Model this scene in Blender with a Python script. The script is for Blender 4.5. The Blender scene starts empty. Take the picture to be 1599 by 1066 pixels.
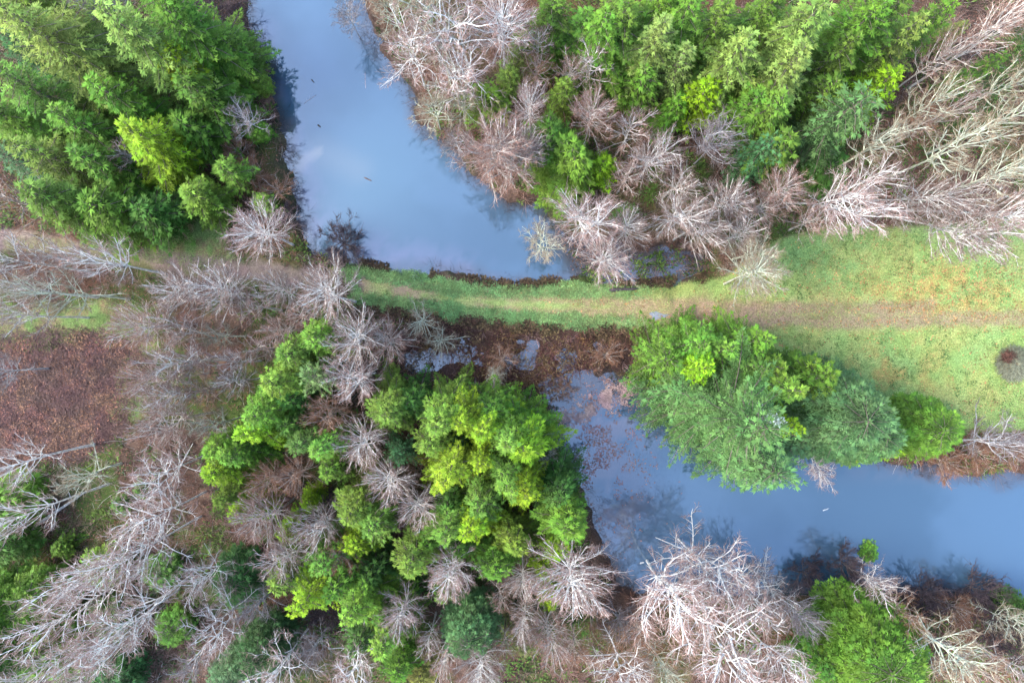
import bpy, math
import numpy as np
from mathutils import Vector
C = bpy.context.scene
COL = C.collection
# ---------------------------------------------------------------- camera, sky, sun, exposure
CAM_H = 71.0
cd = bpy.data.cameras.new('camera'); cam = bpy.data.objects.new('camera', cd); COL.objects.link(cam)
cam.location = (0, 0, CAM_H); cam.rotation_euler = (0, 0, 0)
cd.sensor_width = 36; cd.lens = 36 * CAM_H / 106.6
cd.clip_start = 0.5; cd.clip_end = 3000
C.camera = cam
SUN_EL, SUN_AZ = math.radians(44), math.radians(-95)      # azimuth clockwise from +Y
w = bpy.data.worlds.new('World'); C.world = w; w.use_nodes = True
nt = w.node_tree; nt.nodes.clear()
sky = nt.nodes.new('ShaderNodeTexSky'); sky.sky_type = 'NISHITA'; sky.sun_disc = False
sky.sun_elevation = SUN_EL; sky.sun_rotation = SUN_AZ
sky.air_density = 1.0; sky.dust_density = 1.5; sky.ozone_density = 1.0
bg = nt.nodes.new('ShaderNodeBackground'); bg.inputs['Strength'].default_value = 0.15
wo = nt.nodes.new('ShaderNodeOutputWorld')
nt.links.new(sky.outputs[0], bg.inputs[0]); nt.links.new(bg.outputs[0], wo.inputs[0])
sd_ = bpy.data.lights.new('sun', 'SUN'); sd_.energy = 1.0; sd_.angle = math.radians(30); sd_.color = (1.0, 0.93, 0.82)
sun = bpy.data.objects.new('sun', sd_); COL.objects.link(sun)
dv = Vector((math.sin(SUN_AZ) * math.cos(SUN_EL), math.cos(SUN_AZ) * math.cos(SUN_EL), math.sin(SUN_EL)))
sun.rotation_euler = dv.to_track_quat('Z', 'Y').to_euler()
C.view_settings.view_transform = 'Standard'; C.view_settings.look = 'None'
C.view_settings.gamma = 1.0; C.view_settings.exposure = 2.36
C.render.engine = 'CYCLES'
C.cycles.max_bounces = 6; C.cycles.diffuse_bounces = 3; C.cycles.transparent_max_bounces = 4

# ---------------------------------------------------------------- numeric helpers
def W(px, py):                     # a point of the ground from photo coordinates
    return (np.asarray(px, float) - 800) / 15.0, (533 - np.asarray(py, float)) / 15.0
_lat = {}
def vnoise(x, y, seed=0):
    if seed not in _lat: _lat[seed] = np.random.RandomState(seed + 991).rand(256, 256)
    L = _lat[seed]
    xi = np.floor(x).astype(int); yi = np.floor(y).astype(int); fx = x - xi; fy = y - yi
    fx = fx * fx * (3 - 2 * fx); fy = fy * fy * (3 - 2 * fy)
    a = L[xi & 255, yi & 255]; b = L[(xi + 1) & 255, yi & 255]; c = L[xi & 255, (yi + 1) & 255]; d = L[(xi + 1) & 255, (yi + 1) & 255]
    return (a * (1 - fx) + b * fx) * (1 - fy) + (c * (1 - fx) + d * fx) * fy
def fbm(x, y, scale, seed=0, oct=4):
    s = 0; a = 1; t = 0; f = 1 / scale
    for k in range(oct):
        s = s + a * vnoise(x * f + 17.3 * k, y * f - 9.1 * k, seed + k); t += a; a *= .55; f *= 2.03
    return s / t
def sst(a, b, x):
    t = np.clip((x - a) / (b - a), 0, 1); return t * t * (3 - 2 * t)
def sdpoly(x, y, pts):             # signed distance, negative inside
    p = np.array(pts, float); px, py = W(p[:, 0], p[:, 1]); n = len(px)
    d = np.full(x.shape, 1e18); ins = np.zeros(x.shape, bool)
    for i in range(n):
        ax, ay, bx, by = px[i], py[i], px[(i + 1) % n], py[(i + 1) % n]
        ex, ey = bx - ax, by - ay
        t = np.clip(((x - ax) * ex + (y - ay) * ey) / (ex * ex + ey * ey), 0, 1)
        d = np.minimum(d, (x - ax - t * ex) ** 2 + (y - ay - t * ey) ** 2)
        c = ((ay > y) != (by > y)) & (x < (bx - ax) * (y - ay) / ((by - ay) if by != ay else 1e-9) + ax)
        ins ^= c
    return np.sqrt(d) * np.where(ins, -1, 1)
def dline(x, y, pts):
    p = np.array(pts, float); px, py = W(p[:, 0], p[:, 1]); d = np.full(x.shape, 1e18)
    for i in range(len(px) - 1):
        ax, ay, bx, by = px[i], py[i], px[i + 1], py[i + 1]; ex, ey = bx - ax, by - ay
        t = np.clip(((x - ax) * ex + (y - ay) * ey) / (ex * ex + ey * ey), 0, 1)
        d = np.minimum(d, (x - ax - t * ex) ** 2 + (y - ay - t * ey) ** 2)
    return np.sqrt(d)

# ---------------------------------------------------------------- outlines of the place, in photo coordinates
POND1 = [(350, -200), (375, -40), (383, 30), (405, 80), (428, 150), (445, 240), (452, 300), (465, 350), (490, 390), (560, 408), (620, 419), (700, 434), (760, 442), (830, 441), (900, 434), (960, 434), (1050, 438), (1100, 428), (1105, 400), (1050, 385), (1000, 392), (960, 376), (910, 385), (870, 350), (850, 320), (800, 305), (750, 275), (705, 230), (655, 175), (625, 125), (600, 85), (580, 50), (560, -40), (540, -200)]
POND2 = [(850, 590), (900, 575), (960, 578), (1010, 600), (1100, 620), (1250, 640), (1330, 690), (1400, 714), (1500, 735), (1600, 742), (1800, 745), (1800, 940), (1600, 952), (1540, 945), (1470, 930), (1400, 925), (1340, 915), (1280, 925), (1200, 925), (1100, 920), (1000, 915), (955, 890), (940, 850), (915, 770), (880, 720), (850, 660)]
MARSH = [(600, 530), (640, 505), (760, 520), (1010, 535), (1000, 600), (900, 640), (850, 660), (830, 610), (700, 610), (640, 590)]
MARSH2 = [(870, 350), (930, 378), (1110, 380), (1120, 432), (940, 440), (905, 415)]
SCRUB = [(635, 490), (700, 497), (800, 508), (900, 514), (1015, 518), (1015, 600), (985, 600), (950, 568), (905, 575), (880, 600), (845, 665), (800, 640), (700, 615), (640, 600), (615, 560)]
GRASS = [(520, 418), (575, 418), (620, 425), (700, 441), (760, 448), (860, 447), (960, 447), (1060, 447), (1130, 430), (1185, 395), (1230, 370), (1300, 352), (1420, 355), (1800, 330), (1800, 680), (1600, 668), (1500, 672), (1480, 650), (1400, 640), (1320, 600), (1230, 560), (1100, 540), (1010, 514), (900, 511), (800, 505), (700, 494), (640, 487), (560, 480)]
GLEFT = [(-200, 480), (100, 482), (200, 468), (262, 490), (244, 560), (225, 640), (178, 655), (190, 600), (218, 545), (150, 520), (80, 545), (-200, 520)]
GLEF2 = [(230, 402), (280, 340), (350, 340), (375, 400), (300, 415)]
MUD = [(-200, 535), (60, 528), (150, 520), (215, 545), (228, 590), (200, 680), (150, 705), (60, 720), (-200, 700)]
TRACK = [(-200, 345), (0, 372), (100, 386), (200, 404), (280, 414), (400, 425), (500, 440), (560, 452)]
RUTS = [[(500, 433), (620, 450), (700, 453), (800, 461), (960, 467)], [(500, 450), (600, 468), (700, 479), (800, 489), (960, 494), (1100, 492), (1200, 500), (1350, 503), (1500, 498), (1700, 500)], [(960, 476), (1100, 478), (1200, 483), (1340, 484), (1440, 480)]]
FOREST_EXCL = [POND1, POND2, GRASS, MUD, SCRUB]

def wob(x, y, s=2.2, a=1.2, seed=5):
    return (fbm(x, y, s, seed, 3) - .5) * a
def fields(x, y):
    f = {}
    f['w'] = np.minimum(sdpoly(x, y, POND1), sdpoly(x, y, POND2)) + wob(x, y, 3.2, 3.0, 40)
    f['m2'] = sdpoly(x, y, MARSH2)
    f['marsh'] = np.minimum(sdpoly(x, y, MARSH), f['m2']) + wob(x, y, 2, 1.0, 44)
    f['scrub'] = sdpoly(x, y, SCRUB) + wob(x, y, 2, .8, 47)
    f['grass'] = sdpoly(x, y, GRASS) + wob(x, y, 2, .9, 50)
    f['gleft'] = np.minimum(sdpoly(x, y, GLEFT), sdpoly(x, y, GLEF2)) + wob(x, y, 2, 2.0, 53)
    f['mud'] = sdpoly(x, y, MUD) + wob(x, y, 3, 2.0, 56)
    f['track'] = dline(x, y, TRACK) + wob(x, y, 2.5, 1.2, 59)
    f['rut'] = np.minimum(np.minimum(dline(x, y, RUTS[0]), dline(x, y, RUTS[1])), dline(x, y, RUTS[2])) + wob(x, y, 1.6, .8, 62)
    return f
def height(x, y, f=None):
    f = f or fields(x, y)
    n = fbm(x, y, 9, 70, 4) - .5; n2 = fbm(x, y, 1.6, 75, 3) - .5
    land = .75 + .7 * n + .22 * n2
    g = sst(1.0, -1.2, np.minimum(f['grass'], f['gleft'])); land = land * (1 - g) + (1.15 + .25 * n + .03 * n2) * g
    land = land - .07 * sst(.6, .1, f['rut']) - .12 * sst(1.6, .6, f['track'])
    z = -.9 + (land + .9) * sst(-1.6, 1.6, f['w'])
    z = np.where(f['w'] < 0, np.minimum(z, -.06 - .25 * np.clip(-f['w'], 0, 3)), np.maximum(z, .02 + .25 * np.clip(f['w'], 0, 1)))
    m = sst(.8, -.8, f['marsh']) * sst(-.4, .4, f['w']); hm = (fbm(x, y, 1.9, 81, 5) - .465) * .8
    return z * (1 - m) + hm * m
def gz(x, y):
    return float(height(np.array([float(x)]), np.array([float(y)]))[0])
def mixc(a, b, t):
    return a * (1 - t[..., None]) + np.array(b)[None, :] * t[..., None] if np.ndim(b) == 1 else a * (1 - t[..., None]) + b * t[..., None]
def albedo(x, y, f):
    n1 = fbm(x, y, 6, 101, 4); n2 = fbm(x, y, 1.1, 106, 3); n3 = fbm(x, y, 3, 111, 4); n4 = fbm(x, y, 14, 115, 3)
    c = np.zeros(x.shape + (3,)) + np.array([.085, .052, .036])
    c = mixc(c, (.145, .095, .068), sst(.45, .75, n2)); c = mixc(c, (.045, .032, .026), sst(.52, .3, n3) * .7)
    c = mixc(c, (.055, .095, .02), sst(.48, .6, n1) * .8); c = mixc(c, (.15, .075, .045), sst(.55, .7, n4) * .5)
    c = mixc(c, (.06, .035, .028), sst(.6, -.3, f['scrub']) * .8)
    c = mixc(c, (.055, .045, .04), sst(1.0, .2, f['w']) * .6)
    # meadow
    gr = np.zeros_like(c) + np.array([.25, .36, .105])
    X = x
    gr = mixc(gr, (.38, .37, .12), sst(.42, .68, n3) * sst(-8, 30, X) * .7)
    gr = mixc(gr, (.21, .34, .12), sst(.45, .65, n1) * .5)
    yb = np.exp(-((x - 44) / 9) ** 2 - ((y - 5) / 2.6) ** 2) + .8 * np.exp(-((x - 39) / 6) ** 2 - ((y + 3) / 3) ** 2) * sst(.4, .6, n3)
    gr = mixc(gr, (.42, .27, .09), np.clip(yb * sst(.3, .7, n2) * 1.3, 0, .85))
    gr = mixc(gr, (.15, .28, .10), np.exp(-((x - 31) / 9) ** 2 - ((y - 9) / 3.5) ** 2) * .8)
    gr = mixc(gr, (.13, .33, .14), np.exp(-((y - 1.9) / .7) ** 2) * sst(-20, -5, x) * sst(16, 12, x) * .9)
    gr = mixc(gr, (.36, .38, .13), sst(.5, .8, n2) * .5)
    gr = mixc(gr, (.24, .165, .125), sst(.95, .45, f['rut']) * sst(.25, .42, fbm(x, y, 5, 130, 3)) * .95)
    gr = mixc(gr, (.33, .27, .13), sst(1.7, .2, f['rut']) * .5)
    bare = np.exp(-((x - 22) / 8) ** 2 - ((y - 2.7) / 1.5) ** 2) + .8 * np.exp(-((x + 13) / 4) ** 2 - ((y - 4.8) / 1.2) ** 2)
    gr = mixc(gr, (.32, .215, .16), np.clip(bare * sst(.3, .65, n2) * 1.2, 0, .9))
    tg = sst(.25, -.25, f['grass'])
    c = c * (1 - tg[..., None]) + gr * tg[..., None]
    gl = np.zeros_like(c) + np.array([.13, .20, .06]); gl = mixc(gl, (.2, .15, .08), sst(.4, .6, n2))
    tl = sst(.5, -.5, f['gleft']); c = c * (1 - tl[..., None]) + gl * tl[..., None]
    md = np.zeros_like(c) + np.array([.15, .082, .06]); md = mixc(md, (.21, .12, .085), sst(.4, .7, n2)); md = mixc(md, (.075, .045, .045), sst(.5, .3, n3) * .8)
    md = mixc(md, (.27, .12, .06), sst(.6, .75, fbm(x, y, .7, 140, 2)) * sst(.4, .55, n3))
    tm = sst(.6, -.6, f['mud']); c = c * (1 - tm[..., None]) + md * tm[..., None]
    tk = sst(1.5, .7, f['track']) * sst(-8, -17, x)
    trk = np.zeros_like(c) + np.array([.19, .135, .12]); trk = mixc(trk, (.22, .17, .13), sst(.4, .7, n2)); trk = mixc(trk, (.13, .14, .05), sst(.5, .65, n3) * .7)
    c = c * (1 - tk[..., None]) + trk * tk[..., None]
    return c

# ---------------------------------------------------------------- mesh helpers
def mesh_q(name, v, q, mats, smooth=False, attr=None, col=None):
    me = bpy.data.meshes.new(name); n = len(v); m = len(q); k = q.shape[1]
    me.vertices.add(n); me.vertices.foreach_set('co', np.ascontiguousarray(v, np.float32).ravel())
    me.loops.add(m * k); me.loops.foreach_set('vertex_index', np.ascontiguousarray(q, np.int32).ravel())
    me.polygons.add(m); me.polygons.foreach_set('loop_start', np.arange(0, m * k, k, dtype=np.int32))
    if smooth: me.polygons.foreach_set('use_smooth', np.ones(m, bool))
    if attr is not None:
        a = me.attributes.new('tone', 'FLOAT', 'POINT'); a.data.foreach_set('value', np.ascontiguousarray(attr, np.float32))
    if col is not None:
        a = me.attributes.new('Col', 'FLOAT_COLOR', 'POINT')
        a.data.foreach_set('color', np.ascontiguousarray(np.concatenate([col, np.ones((n, 1))], 1), np.float32).ravel())
    me.update(calc_edges=True); me.materials.append(mats); return me
def link(name, me, parent=None):
    o = bpy.data.objects.new(name, me); COL.objects.link(o)
    if parent: o.parent = parent
    return o
def unit(a): return a / np.maximum(np.linalg.norm(a, axis=-1, keepdims=True), 1e-9)
def tubes(P, r, k=3):              # P (N,M,3), r (N,M): N tubes as quads
    N, M = P.shape[:2]
    T = np.gradient(P, axis=1) if M > 2 else np.repeat(P[:, 1:] - P[:, :1], 2, 1)
    T = unit(T); ref = np.where(np.abs(T[:, :1, 2:3]) > .9, np.array([1., 0, 0]), np.array([0, 0, 1.])); ref = np.broadcast_to(ref, T.shape)
    U = unit(np.cross(T, ref)); V = np.cross(T, U)
    a = np.arange(k) * 2 * np.pi / k
    ring = P[:, :, None] + r[:, :, None, None] * (U[:, :, None] * np.cos(a)[None, None, :, None] + V[:, :, None] * np.sin(a)[None, None, :, None])
    v = ring.reshape(-1, 3)
    idx = np.arange(N * M * k).reshape(N, M, k); i2 = np.roll(idx, -1, 2)
    q = np.stack([idx[:, :-1], i2[:, :-1], i2[:, 1:], idx[:, 1:]], -1).reshape(-1, 4)
    return v, q
class MB:
    def __init__(s): s.v = []; s.q = []; s.a = []; s.n = 0
    def add(s, v, q, a=None):
        s.v.append(v); s.q.append(q + s.n); s.n += len(v); s.a.append(np.full(len(v), 1.0) if a is None else a)
    def tube(s, P, r, k=3, a=None):
        P = np.asarray(P, float); r = np.asarray(r, float)
        if P.ndim == 2: P = P[None]; r = r[None]
        v, q = tubes(P, r, k); s.add(v, q, None if a is None else np.repeat(a, P.shape[1] * k))
    def mesh(s, name, mat, smooth=False):
        return mesh_q(name, np.concatenate(s.v), np.concatenate(s.q), mat, smooth, np.concatenate(s.a))
def leaves(c, d, L, wd, nrm):      # diamond leaves: centre base c, direction d, length, width, up
    side = unit(np.cross(d, nrm)); m = c + d * (L * .45)[:, None]
    v = np.stack([c, m + side * (wd / 2)[:, None], c + d * L[:, None], m - side * (wd / 2)[:, None]], 1).reshape(-1, 3)
    return v, np.arange(len(c) * 4).reshape(-1, 4)

# ---------------------------------------------------------------- materials
def newmat(name):
    m = bpy.data.materials.new(name); m.use_nodes = True; t = m.node_tree; t.nodes.clear()
    return m, t, t.nodes.new, t.links.new
def mat_foliage(name, transl=.25, rough=.6, objcol=True, base=(.1, .1, .1)):
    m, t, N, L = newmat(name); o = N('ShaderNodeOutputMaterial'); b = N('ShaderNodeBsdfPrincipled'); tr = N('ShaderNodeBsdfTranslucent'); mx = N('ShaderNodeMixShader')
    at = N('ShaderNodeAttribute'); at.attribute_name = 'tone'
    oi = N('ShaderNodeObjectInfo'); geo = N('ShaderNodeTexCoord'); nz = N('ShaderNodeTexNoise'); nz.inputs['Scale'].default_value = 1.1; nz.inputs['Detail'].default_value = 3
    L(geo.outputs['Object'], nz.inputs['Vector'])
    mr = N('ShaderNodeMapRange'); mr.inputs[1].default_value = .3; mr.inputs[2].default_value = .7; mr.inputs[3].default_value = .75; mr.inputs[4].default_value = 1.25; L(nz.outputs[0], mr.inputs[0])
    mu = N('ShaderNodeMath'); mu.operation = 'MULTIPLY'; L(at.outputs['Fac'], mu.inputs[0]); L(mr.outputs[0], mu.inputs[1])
    vm = N('ShaderNodeVectorMath'); vm.operation = 'SCALE'
    if objcol: L(oi.outputs['Color'], vm.inputs[0])
    else: vm.inputs[0].default_value = base
    L(mu.outputs[0], vm.inputs['Scale'])
    hs = N('ShaderNodeHueSaturation'); mr2 = N('ShaderNodeMapRange'); mr2.inputs[1].default_value = .35; mr2.inputs[2].default_value = .65; mr2.inputs[3].default_value = .475; mr2.inputs[4].default_value = .503
    nz2 = N('ShaderNodeTexNoise'); nz2.inputs['Scale'].default_value = .5; L(geo.outputs['Object'], nz2.inputs['Vector']); L(nz2.outputs[0], mr2.inputs[0]); L(mr2.outputs[0], hs.inputs['Hue'])
    L(vm.outputs[0], hs.inputs['Color'])
    L(hs.outputs[0], b.inputs['Base Color']); L(hs.outputs[0], tr.inputs['Color']); b.inputs['Roughness'].default_value = rough
    b.inputs['Specular IOR Level'].default_value = .25
    mx.inputs[0].default_value = transl; L(b.outputs[0], mx.inputs[1]); L(tr.outputs[0], mx.inputs[2]); L(mx.outputs[0], o.inputs[0]); return m
def mat_bark(name, objcol=True, base=(.3, .25, .2), var=.45):
    m, t, N, L = newmat(name); o = N('ShaderNodeOutputMaterial'); b = N('ShaderNodeBsdfPrincipled')
    oi = N('ShaderNodeObjectInfo'); at = N('ShaderNodeAttribute'); at.attribute_name = 'tone'
    g = N('ShaderNodeTexCoord'); nz = N('ShaderNodeTexNoise'); nz.inputs['Scale'].default_value = 3.5; nz.inputs['Detail'].default_value = 4; L(g.outputs['Object'], nz.inputs['Vector'])
    mr = N('ShaderNodeMapRange'); mr.inputs[1].default_value = .35; mr.inputs[2].default_value = .65; mr.inputs[3].default_value = 1 - var; mr.inputs[4].default_value = 1 + var * .5; L(nz.outputs[0], mr.inputs[0])
    mu = N('ShaderNodeMath'); mu.operation = 'MULTIPLY'; L(at.outputs['Fac'], mu.inputs[0]); L(mr.outputs[0], mu.inputs[1])
    vm = N('ShaderNodeVectorMath'); vm.operation = 'SCALE'
    if objcol: L(oi.outputs['Color'], vm.inputs[0])
    else: vm.inputs[0].default_value = base
    L(mu.outputs[0], vm.inputs['Scale']); L(vm.outputs[0], b.inputs['Base Color']); b.inputs['Roughness'].default_value = .85; b.inputs['Specular IOR Level'].default_value = .2
    L(b.outputs[0], o.inputs[0]); return m
def mat_ground():
    m, t, N, L = newmat('ground_mix'); o = N('ShaderNodeOutputMaterial'); b = N('ShaderNodeBsdfPrincipled')
    at = N('ShaderNodeAttribute'); at.attribute_name = 'Col'; g = N('ShaderNodeNewGeometry')
    n1 = N('ShaderNodeTexNoise'); n1.inputs['Scale'].default_value = 7; n1.inputs['Detail'].default_value = 6; n1.inputs['Roughness'].default_value = .75; L(g.outputs['Position'], n1.inputs['Vector'])
    mr = N('ShaderNodeMapRange'); mr.inputs[1].default_value = .3; mr.inputs[2].default_value = .7; mr.inputs[3].default_value = .35; mr.inputs[4].default_value = 1.6; L(n1.outputs[0], mr.inputs[0])
    vm = N('ShaderNodeVectorMath'); vm.operation = 'SCALE'; L(at.outputs['Color'], vm.inputs[0]); L(mr.outputs[0], vm.inputs['Scale'])
    L(vm.outputs[0], b.inputs['Base Color']); b.inputs['Roughness'].default_value = .95; b.inputs['Specular IOR Level'].default_value = .1
    bp = N('ShaderNodeBump'); bp.inputs['Strength'].default_value = .6; bp.inputs['Distance'].default_value = .12; L(n1.outputs[0], bp.inputs['Height']); L(bp.outputs[0], b.inputs['Normal'])
    L(b.outputs[0], o.inputs[0]); return m
def mat_water():
    m, t, N, L = newmat('pond_water'); o = N('ShaderNodeOutputMaterial'); d = N('ShaderNodeBsdfDiffuse'); gl = N('ShaderNodeBsdfGlossy'); mx = N('ShaderNodeMixShader')
    at = N('ShaderNodeAttribute'); at.attribute_name = 'Col'; g = N('ShaderNodeNewGeometry')
    L(at.outputs['Color'], d.inputs['Color']); gl.inputs['Roughness'].default_value = .02; gl.inputs['Color'].default_value = (.78, .87, .92, 1)
    n = N('ShaderNodeTexNoise'); n.inputs['Scale'].default_value = 2.2; n.inputs['Detail'].default_value = 3; L(g.outputs['Position'], n.inputs['Vector'])
    bp = N('ShaderNodeBump'); bp.inputs['Strength'].default_value = .10; bp.inputs['Distance'].default_value = .05; L(n.outputs[0], bp.inputs['Height']); L(bp.outputs[0], gl.inputs['Normal'])
    mx.inputs[0].default_value = .17; L(d.outputs[0], mx.inputs[1]); L(gl.outputs[0], mx.inputs[2]); L(mx.outputs[0], o.inputs[0]); return m
M_GROUND = mat_ground(); M_WATER = mat_water()
M_LEAF = mat_foliage('needle_foliage'); M_BARK = mat_bark('tree_bark'); M_TWIG = mat_bark('fine_twigs', var=.3)
M_CBARK = mat_bark('conifer_bark', False, (.2, .16, .13))

# ---------------------------------------------------------------- ground, pond
def axis(lim, step, far, n=14):
    a = np.arange(-lim, lim + 1e-6, step); e = lim + (far - lim) * (np.linspace(0, 1, n + 1)[1:] ** 2.2)
    return np.concatenate([-e[::-1], a, e])
gx = axis(66, .25, 600); gy = axis(48, .25, 600)
GX, GY = np.meshgrid(gx, gy, indexing='ij'); F = fields(GX, GY); GZ = height(GX, GY, F); GC = albedo(GX, GY, F)
nx, ny = GX.shape; ids = np.arange(nx * ny).reshape(nx, ny)
quads = np.stack([ids[:-1, :-1], ids[1:, :-1], ids[1:, 1:], ids[:-1, 1:]], -1).reshape(-1, 4)
cen = lambda a: (a[:-1, :-1] + a[1:, 1:]).ravel() / 2
zg = cen(np.minimum(F['grass'], F['gleft'])) < 0; zt = (cen(F['track']) < 1.3) & (cen(GX) < -13); zm = cen(F['mud']) < 0; zw = cen(F['w']) < -.2
zone = np.zeros(len(quads), int); zone[zg] = 1; zone[zm] = 2; zone[zt] = 3; zone[zw] = 4
V = np.stack([GX, GY, GZ], -1).reshape(-1, 3); VC = GC.reshape(-1, 3)
for zi, nm in enumerate(['ground', 'meadow', 'mud_clearing', 'dirt_track', 'pond_bed']):
    q = quads[zone == zi]; u, inv = np.unique(q, return_inverse=True)
    o = link(nm, mesh_q(nm, V[u], inv.reshape(-1, 4), M_GROUND, True, None, VC[u])); o['kind'] = 'structure'
wx = np.arange(-70, 70.1, .5); wy = np.arange(-52, 52.1, .5); WX, WY = np.meshgrid(wx, wy, indexing='ij')
n1 = fbm(WX, WY, 10, 200, 4); n2 = fbm(WX, WY, 1.5, 205, 4)
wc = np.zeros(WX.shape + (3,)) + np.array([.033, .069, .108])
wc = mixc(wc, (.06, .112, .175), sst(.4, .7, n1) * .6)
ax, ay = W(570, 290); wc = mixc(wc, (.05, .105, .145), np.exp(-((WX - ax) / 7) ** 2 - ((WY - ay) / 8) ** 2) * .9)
pl = np.zeros(WX.shape)                                  # a plume of pale silt
dl = dline(WX, WY, [(466, 260), (480, 246), (497, 236)]); pl = sst(1.0, .1, dl + wob(WX, WY, 1, .6, 210)) * .5
dl2 = dline(WX, WY, [(497, 236), (530, 250), (560, 265)]); pl = np.maximum(pl, sst(2.6, 0, dl2) * .14); wc = mixc(wc, (.26, .25, .23), pl)
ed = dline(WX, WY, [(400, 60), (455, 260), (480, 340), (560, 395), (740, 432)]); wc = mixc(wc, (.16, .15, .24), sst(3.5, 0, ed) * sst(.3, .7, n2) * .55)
for cx, cy, sx, sy, k in [(925, 640, 5, 4.5, .85), (930, 740, 4, 6, .5), (960, 800, 2.5, 4, .35), (1480, 735, 9, 1, .25), (1060, 400, 3.5, 2, .5), (760, 560, 8, 3, .5)]:
    ax, ay = W(cx, cy); wc = mixc(wc, (.19, .145, .155), .75 * np.clip(np.exp(-((WX - ax) / sx) ** 2 - ((WY - ay) / sy) ** 2) * sst(.35, .6, n2) * k * 1.3, 0, .9))
WF = fields(WX, WY)                                       # tannin-brown shallows
wc = mixc(wc, (.055, .042, .036), np.maximum(sst(-1.8, .2, WF['w'] + .8 * (n2 - .5)) * .7, sst(2.0, -.5, WF['marsh']) * .85))
ids = np.arange(WX.size).reshape(WX.shape)
wq = np.stack([ids[:-1, :-1], ids[1:, :-1], ids[1:, 1:], ids[:-1, 1:]], -1).reshape(-1, 4)
o = link('water', mesh_q('water', np.stack([WX, WY, WX * 0], -1).reshape(-1, 3), wq, M_WATER, True, None, wc.reshape(-1, 3))); o['kind'] = 'structure'
th = np.linspace(0, 2 * np.pi, 29)[:-1]; px, py = W(1027, 493); zz = gz(px, py) + .03
pr = 1 + .2 * np.sin(3 * th + 1) + .1 * np.sin(5 * th)
pv = np.concatenate([np.stack([px + s_ * 1.05 * pr * np.cos(th), py + s_ * .42 * pr * np.sin(th), 0 * th + zz + .006 * (s_ < .9)], -1) for s_ in (1, .6, .2)])
i0 = np.arange(28); pq = np.concatenate([np.stack([i0 + 28 * a, (i0 + 1) % 28 + 28 * a, (i0 + 1) % 28 + 28 * (a + 1), i0 + 28 * (a + 1)], -1) for a in (0, 1)] + [np.array([[56, 56 + 7, 56 + 14, 56 + 21]])])
o = link('puddle', mesh_q('puddle', pv, pq, M_WATER, True, None, np.tile([.2, .2, .21], (len(pv), 1)))); o['kind'] = 'structure'

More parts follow.
